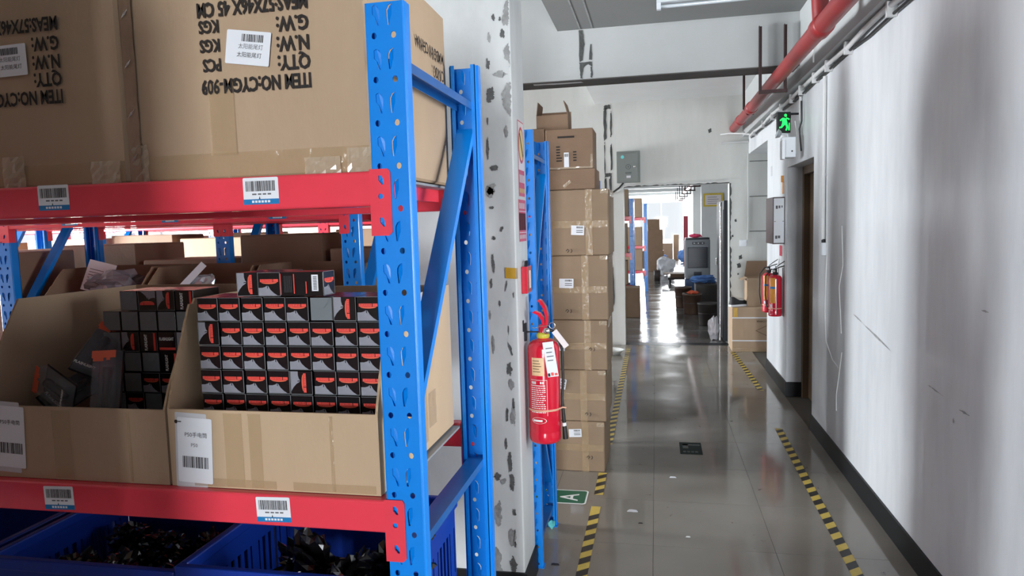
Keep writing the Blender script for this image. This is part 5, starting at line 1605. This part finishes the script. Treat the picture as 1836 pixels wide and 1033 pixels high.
# cartons, shoe and flaps in the alcove corner
t = thing('carton', 'banded carton with diamond mark standing right of the doorway', 'carton', (1.46, 9.14, 0.0), 0.0, group='cartons in the alcove corner')
carton_body(0.535, 0.43, 0.56, 401, 0.004, 'cardboard').build('body', 'cardboard', t)
mb = MB(); y_ = -0.0055
for z in (0.135, 0.425): MB().box(-0.535, 0, y_ - 0.002, y_, z, z + 0.014).build('strapping', 'paper', t)
mb = MB()
dc = Vector((-0.10, y_ - 0.001, 0.27))
dm = [Vector((-0.155, 0, 0)), Vector((0, 0, 0.075)), Vector((0.155, 0, 0)), Vector((0, 0, -0.075))]
for k in range(4):
    a, b = dm[k], dm[(k + 1) % 4]
    mb.poly([dc + a, dc + b, dc + b * 0.92, dc + a * 0.92])
mb.text('MADE IN CHINA', (0.0, y_ - 0.001, 0.40), XM, ZM, 0.036, 0, 0.9, 0.01)
mb.build('printed_marks', 'ink_faint', t)
crumpled_strip((-0.52, y_ - 0.001, 0.44), XP, ZP, 0.05, 0.12, 3, 3, 0.001, 410).build('tape', 'sticker_ochre', t)
crumpled_strip((-0.535, y_ - 0.001, 0.0), XP, ZP, 0.53, 0.05, 8, 2, 0.001, 411).build('tape', 'tape_clear', t)
t = thing('opened_box', 'tall opened brown box on the banded carton behind the extinguishers', 'carton', (1.44, 9.26, 0.5615), group='cartons in the alcove corner')
MB().box(-0.32, 0, 0, 0.28, 0, 0.004).build('base', 'cardboard', t)
MB().box(-0.32, 0, 0, 0.004, 0.004, 0.36).build('front_panel', 'cardboard', t)
MB().box(-0.32, 0, 0.276, 0.28, 0.004, 0.36).build('back_panel', 'cardboard', t)
MB().box(-0.32, -0.316, 0.004, 0.276, 0.004, 0.36).build('side_panel', 'cardboard', t)
MB().box(-0.004, 0, 0.004, 0.276, 0.004, 0.36).build('side_panel', 'cardboard', t)
MB().extrude([(-0.32, 0.276, 0.36), (0, 0.276, 0.36), (0.0, 0.29, 0.56), (-0.29, 0.29, 0.56)], (0, 0.004, 0)).build('flap', 'cardboard_dark', t)
MB().extrude([(-0.32, 0.0, 0.36), (-0.32, 0.28, 0.36), (-0.39, 0.26, 0.33), (-0.39, 0.02, 0.33)], (0.003, 0, 0.003)).build('flap', 'cardboard', t)
t = thing('shoe', 'black canvas shoe with white sole on the banded carton', 'shoe', (1.02, 9.30, 0.5615), 0.5)
sole = [(-0.13, -0.03), (-0.10, -0.045), (0.0, -0.04), (0.10, -0.048), (0.14, -0.02), (0.14, 0.02), (0.10, 0.042), (0.0, 0.036), (-0.10, 0.04), (-0.13, 0.025)]
MB().extrude([(a, b, 0) for a, b in sole], (0, 0, 0.025)).build('sole', 'paper', t)
up_ = MB()
rings = [(0.025, 1.0), (0.05, 0.93), (0.075, 0.8)]
vs = []
for k, (z, s) in enumerate(rings):
    for (a, b) in sole:
        zz = z + (0.05 if a < -0.02 else 0.0) * (k / 2)
        vs.append((a * (0.97 if k == 0 else 0.9 - 0.12 * (a > 0.05) * k), b * s, zz))
n_ = len(sole)
up_.raw(vs, [(k * n_ + i, k * n_ + (i + 1) % n_, (k + 1) * n_ + (i + 1) % n_, (k + 1) * n_ + i) for k in range(2) for i in range(n_)], 0, True)
up_.poly(vs[-n_:])
up_.build('upper', 'shoe_black', t)
MB().box(0.03, 0.06, -0.03, 0.03, 0.072, 0.078).build('laces', 'paper', t)

# ceiling tube lamp (switched off)
t = thing('tube_light', 'unlit fluorescent tube fixture on the corridor ceiling', 'lamp', (0.02, 5.28, 3.165))
t.rotation_euler = (0, 0, -0.03)
MB().box(0.0, 1.02, -0.03, 0.03, 0.045, 0.084).build('housing', 'lamp_white', t)
MB().tube([(0.03, 0, 0.02), (0.99, 0, 0.02)], 0.013, 12).build('tube', 'lamp_glass', t)
for x in (0.0, 0.99): MB().box(x, x + 0.03, -0.018, 0.018, 0.0, 0.05).build('socket', 'lamp_white', t)

# ================================================================== NEXT HALL (seen through the doorway)
FY0, FY1, FX0, FX1 = EY + 0.2, 34.0, -4.0, 2.3
struct(MB().box(FX0 - 0.2, FX1 + 0.2, EY, FY1 + 0.2, -0.12, -0.001).build('floor', 'concrete_dark'))
struct(MB().box(X0, X1, EY + 0.002, EY + 0.198, -0.06, 0.0).build('trim_4', 'skirting_black'))
struct(MB().box(FX1, FX1 + 0.2, FY0, FY1, 0, 3.3).build('wall_far_right', 'white_paint'))
w = MB()
w.box(FX0 - 0.2, FX0, FY0, FY1, 0, 0.9); w.box(FX0 - 0.2, FX0, FY0, FY1, 2.6, 3.3)
for a, b in ((FY0, 12.4), (15.6, 21.9), (26.1, FY1)): w.box(FX0 - 0.2, FX0, a, b, 0.9, 2.6)
struct(w.build('wall_far_left', 'white_paint'))
window('window_6', (12.4, 15.6, 0.9, 2.6), 'y', FX0 - 0.06)
window('window_7', (21.9, 26.1, 0.9, 2.6), 'y', FX0 - 0.06, nv=3)
w = MB()
w.box(FX0 - 0.2, -0.75, FY1, FY1 + 0.2, 0, 3.3); w.box(1.25, FX1 + 0.2, FY1, FY1 + 0.2, 0, 3.3)
w.box(-0.75, 1.25, FY1, FY1 + 0.2, 0, 0.8); w.box(-0.75, 1.25, FY1, FY1 + 0.2, 2.6, 3.3)
struct(w.build('wall_far_end', 'white_paint'))
window('window_8', (-0.75, 1.25, 0.8, 2.6), 'x', FY1 + 0.12, nv=2)
struct(MB().box(FX0 - 0.2, FX1 + 0.2, FY0, FY1, 3.3, 3.4).build('ceiling', 'ceiling_white'))
for k in range(7):
    y = 12.0 + 3.4 * k
    struct(MB().box(FX0, FX1, y, y + 0.3, 2.85, 3.3).build('trim_%d' % (5 + k), 'beam_white'))
for k, (y, xw) in enumerate(((14.6, 0.75), (19.5, 0.95), (26.0, 1.0))):
    struct(MB().box(FX1 - xw, FX1 - xw + 0.32, y, y + 0.35, 0, 3.3).build('wall_hall_pillar', 'white_paint'))
# racks in the hall
r1 = rack('blue rack just inside the next hall, on the left behind a low carton', -0.40, 13.2, 0.6, [1.2], [0.5, 1.1, 1.777], deck=True, cat_group='racks of the next hall')
r2 = rack('blue rack further down the next hall, left side', -0.20, 17.2, 0.6, [1.2], [0.5, 1.1, 1.777], deck=True, cat_group='racks of the next hall')
plain_carton('low brown carton at the left jamb of the next hall', -0.29, 12.4, 0.0, 0.4, 0.5, 0.52, 501, 'hall cartons', 'cardboard_dark', False)
plain_carton('upright brown carton on top of the first hall rack', -0.5, 13.3, 1.779, 0.3, 0.4, 0.5, 502, 'hall cartons', 'cardboard', False)
for (xr_, yr_, nm_) in ((-0.40, 13.2, 'first'), (-0.20, 17.2, 'second')):
    for lv, ln in ((0.5, 'low'), (1.1, 'middle'), (1.777, 'top')):
        fill(xr_, yr_, lv, [1.2], 'brown carton on the %s shelf of the %s hall rack' % (ln, nm_), 'hall cartons', 0.5, 0.46, (1,) if (ln, nm_) == ('top', 'first') else ())
for k, (x, y, z, w_, h_, lb) in enumerate([(0.25, 24.0, 0, 0.7, 0.7, 'lowest brown carton piled beyond the second hall rack'), (0.22, 24.0, 0.701, 0.6, 0.7, 'middle brown carton piled beyond the second hall rack'),
                                           (0.12, 24.0, 1.402, 0.5, 0.35, 'top brown carton piled beyond the second hall rack'), (0.68, 30.5, 0, 0.55, 0.75, 'square brown carton below the bright far window'),
                                           (0.95, 30.8, 0, 0.22, 1.1, 'narrow carton right of the square one below the far window')]):
    plain_carton(lb, x, y, z, w_, 0.5, h_, 510 + k, 'hall cartons', 'cardboard_dark', False)
o = bag_mesh(95, 0.28, (1.0, 0.7, 1.1), 0.35).build('sack', 'bag_white', None, (0.28, 22.2, 0.30)); tag(o, 'pale sack slumped against the piled cartons in the hall', 'sack')
o = bag_mesh(96, 0.30, (1.0, 0.8, 0.9), 0.3).build('sack', 'cloth_blue', None, (1.15, 29.0, 0.28)); tag(o, 'blue bundle on the hall floor near the maroon panel', 'sack')
o = bag_mesh(97, 0.24, (1.3, 0.8, 0.7), 0.4).build('sack', 'cloth_blue', None, (0.10, 29.5, 0.2)); tag(o, 'pale blue heap on the floor left of the far window', 'sack')
o = MB().bbox(1.0, 1.17, 27.0, 27.1, 0.02, 1.85, b=0.01).box(0.98, 1.19, 26.98, 27.12, 0, 0.02).build('maroon_panel', 'maroon'); tag(o, 'tall maroon panel standing by the hall pillar', 'panel')
# dark low platform with flattened cardboard
t = thing('floor_trolley', 'low dark trolley topped with flattened cardboard in the hall', 'trolley', (0.72, 19.0, 0))
MB().box(-0.42, 0.42, 0, 0.7, 0.12, 0.18).build('platform', 'bin_dark', t)
for (a, b) in ((-0.36, 0.06), (0.36, 0.06), (-0.36, 0.64), (0.36, 0.64)): MB().lathe([(0, -0.02), (0.06, -0.02), (0.06, 0.02), (0, 0.02)], 14, 0, Matrix.Translation((a, b, 0.06)) @ Matrix.Rotation(HP, 4, 'Y')).build('wheel', 'rubber_black', t)
MB().box(-0.36, 0.36, 0.02, 0.66, 0.18, 0.27).build('crate', 'cardboard_dark', t)
MB().box(-0.55, 0.40, -0.04, 0.7, 0.27, 0.285).build('flat_cardboard', 'cardboard_dark', t)
t = thing('waste_tin', 'small dark tin standing alone on the bright hall floor', 'bin', (0.02, 20.2, 0))
MB().lathe([(0, 0), (0.085, 0), (0.095, 0.3), (0.08, 0.3), (0.075, 0.02), (0, 0.02)], 16).build('tin', 'bin_dark', t)
# evaporative cooler
t = thing('air_cooler', 'grey upright air cooler with dark louvred grille in the hall', 'air cooler', (0.86, 15.4, 0))
MB().bbox(-0.26, 0.26, 0, 0.45, 0.05, 0.42, b=0.02).build('water_tank', 'cooler_blue', t)
MB().bbox(-0.26, 0.26, 0, 0.45, 0.421, 1.27, b=0.025).build('cabinet', 'cooler_grey', t)
MB().bbox(-0.205, 0.205, -0.012, 0.02, 0.66, 1.10, b=0.01).build('grille_recess', 'cooler_dark', t)
for k in range(9): MB().box(-0.19, 0.19, -0.02, -0.012, 0.685 + k * 0.046, 0.705 + k * 0.046).build('louvre', 'cooler_dark', t)
MB().bbox(-0.11, 0.14, -0.012, 0.01, 1.16, 1.21, b=0.008).build('control_panel', 'cooler_dark', t)
for x in (-0.07, 0.015, 0.1): MB().disc((x, -0.0135, 1.185), 0.013, 12, 0, 'y').build('knob', 'paper_grey', t)
MB().box(-0.08, 0.08, -0.006, 0.0, 0.5, 0.58).build('handle_slot', 'cooler_dark', t)
for x in (-0.2, 0.2): MB().lathe([(0, -0.02), (0.025, -0.02), (0.025, 0.02), (0, 0.02)], 12, 0, Matrix.Translation((x, 0.06, 0.025)) @ Matrix.Rotation(HP, 4, 'Y')).build('castor', 'rubber_black', t)
MB().bbox(-0.25, 0.25, 0.0, 0.44, 1.271, 1.30, b=0.01).build('lid', 'cooler_dark', t)
o = bag_mesh(98, 0.08, (1.6, 0.8, 0.5), 0.4).build('cloth_heap', 'cloth_pink', None, (0.82, 15.6, 1.34)); tag(o, 'pink rag lying on top of the air cooler', 'cloth')
# bins
def bin_(label, x, y, r_, h, mat):
    t = thing('round_bin', label, 'bin', (x, y, 0), group='round bins in the hall')
    MB().lathe([(0, 0), (r_ * 0.84, 0), (r_ * 0.88, 0.02), (r_, h), (r_ * 1.04, h), (r_ * 1.04, h - 0.03), (r_ * 0.99, h - 0.03)], 24).build('tub', mat, t)
    MB().lathe([(r_ * 0.98, h - 0.005), (0, h - 0.03)], 24).build('contents', 'bin_dark', t)
    MB().lathe([(r_ * 0.955, h * 0.52), (r_ * 0.975, h * 0.54), (r_ * 0.96, h * 0.56)], 24).build('hoop', 'bin_dark', t)
bin_('brown round tub in the hall with red scraps on it', 0.62, 12.9, 0.165, 0.37, 'bin_brown')
bin_('darker round tub nearest the doorway jamb', 0.80, 11.5, 0.16, 0.36, 'bin_dark')
bin_('brown round tub behind the other two by the cooler', 0.5, 13.9, 0.16, 0.4, 'bin_brown')
o = bag_mesh(99, 0.07, (1.3, 0.8, 0.5), 0.5).build('rag', 'print_orange', None, (0.63, 12.9, 0.385)); tag(o, 'orange-red rag on the brown tub', 'cloth')
o = bag_mesh(100, 0.16, (1.5, 0.8, 0.5), 0.5).build('cloth_heap', 'cloth_blue', None, (0.9, 14.4, 0.5)); tag(o, 'blue and white clothes heap in front of the cooler', 'cloth')
o = MB().bbox(0.75, 1.2, 14.1, 14.7, 0.0, 0.42, b=0.02).build('laundry_chest', 'bin_dark'); tag(o, 'dark low chest under the clothes heap', 'chest')
# door leaf folded open, pole and plastic bag at the right jamb
t = thing('steel_door', 'dark steel door leaf folded open at the right jamb', 'door', (X1 - 0.05, FY0 + 0.02, 0))
MB().box(0.0, 0.045, 0, 1.1, 0.02, 1.92).build('leaf', 'metal_dark', t)
MB().box(-0.004, 0.0, 0.1, 1.0, 0.15, 0.95).box(-0.004, 0.0, 0.1, 1.0, 1.05, 1.8).build('door_panel', 'metal_dark', t)
MB().tube([(-0.015, 1.02, 1.0), (-0.015, 1.02, 1.1)], 0.012, 8).build('handle', 'chrome', t)
MB().box(-0.003, 0.0, 0.35, 0.6, 1.2, 1.5).build('poster', 'poster_pink', t)
o = MB().tube([(0.845, 9.9, 0.02), (0.865, 9.98, 1.85)], 0.013, 10).tube([(0.865, 9.98, 1.85), (0.866, 9.985, 1.9)], 0.016, 10).build('pole', 'chrome'); tag(o, 'thin pale metal pole leaning at the right jamb', 'pole')
o = bag_mesh(101, 0.12, (0.6, 0.6, 1.4), 0.4).build('plastic_bag', 'bag_white', None, (0.77, 10.05, 0.165)); tag(o, 'white translucent plastic bag hanging low at the right jamb', 'bag')
t = thing('framed_notice', 'gold-framed notice on the hall wall above the cooler', 'picture', (1.37, 18.0, 0))
MB().box(-0.22, 0.24, 0, 0.03, 2.0, 2.32).build('frame', 'gold', t)
MB().box(-0.18, 0.20, -0.004, 0.0, 2.04, 2.28).build('sheet', 'poster_white', t)
mb = MB()
for k in range(4): mb.box(-0.12, 0.14 - 0.04 * (k % 2), -0.006, -0.004, 2.07 + 0.05 * k, 2.08 + 0.05 * k)
mb.build('print', 'ink_grey', t)
struct(MB().box(1.1, FX1, 18.035, 18.2, 0, 3.3).build('wall_hall_partition', 'white_paint'))
# fire main in the hall
t = thing('fire_pipe', 'red pipe with many hangers under the hall ceiling', 'pipe', (0, 0, 0))
MB().tube([(0.95, 9.85, 2.62), (0.95, 33.9, 2.62)], 0.05, 12).build('pipe', 'pipe_red', t)
for k in range(9):
    y = 11.0 + 2.4 * k
    hb = MB()
    for sx in (-0.13, 0.13): hb.box(0.95 + sx - 0.015, 0.95 + sx + 0.015, y, y + 0.03, 2.53, 3.3)
    hb.box(0.80, 1.10, y, y + 0.03, 2.50, 2.535)
    hb.build('hanger', 'iron_dark', t)
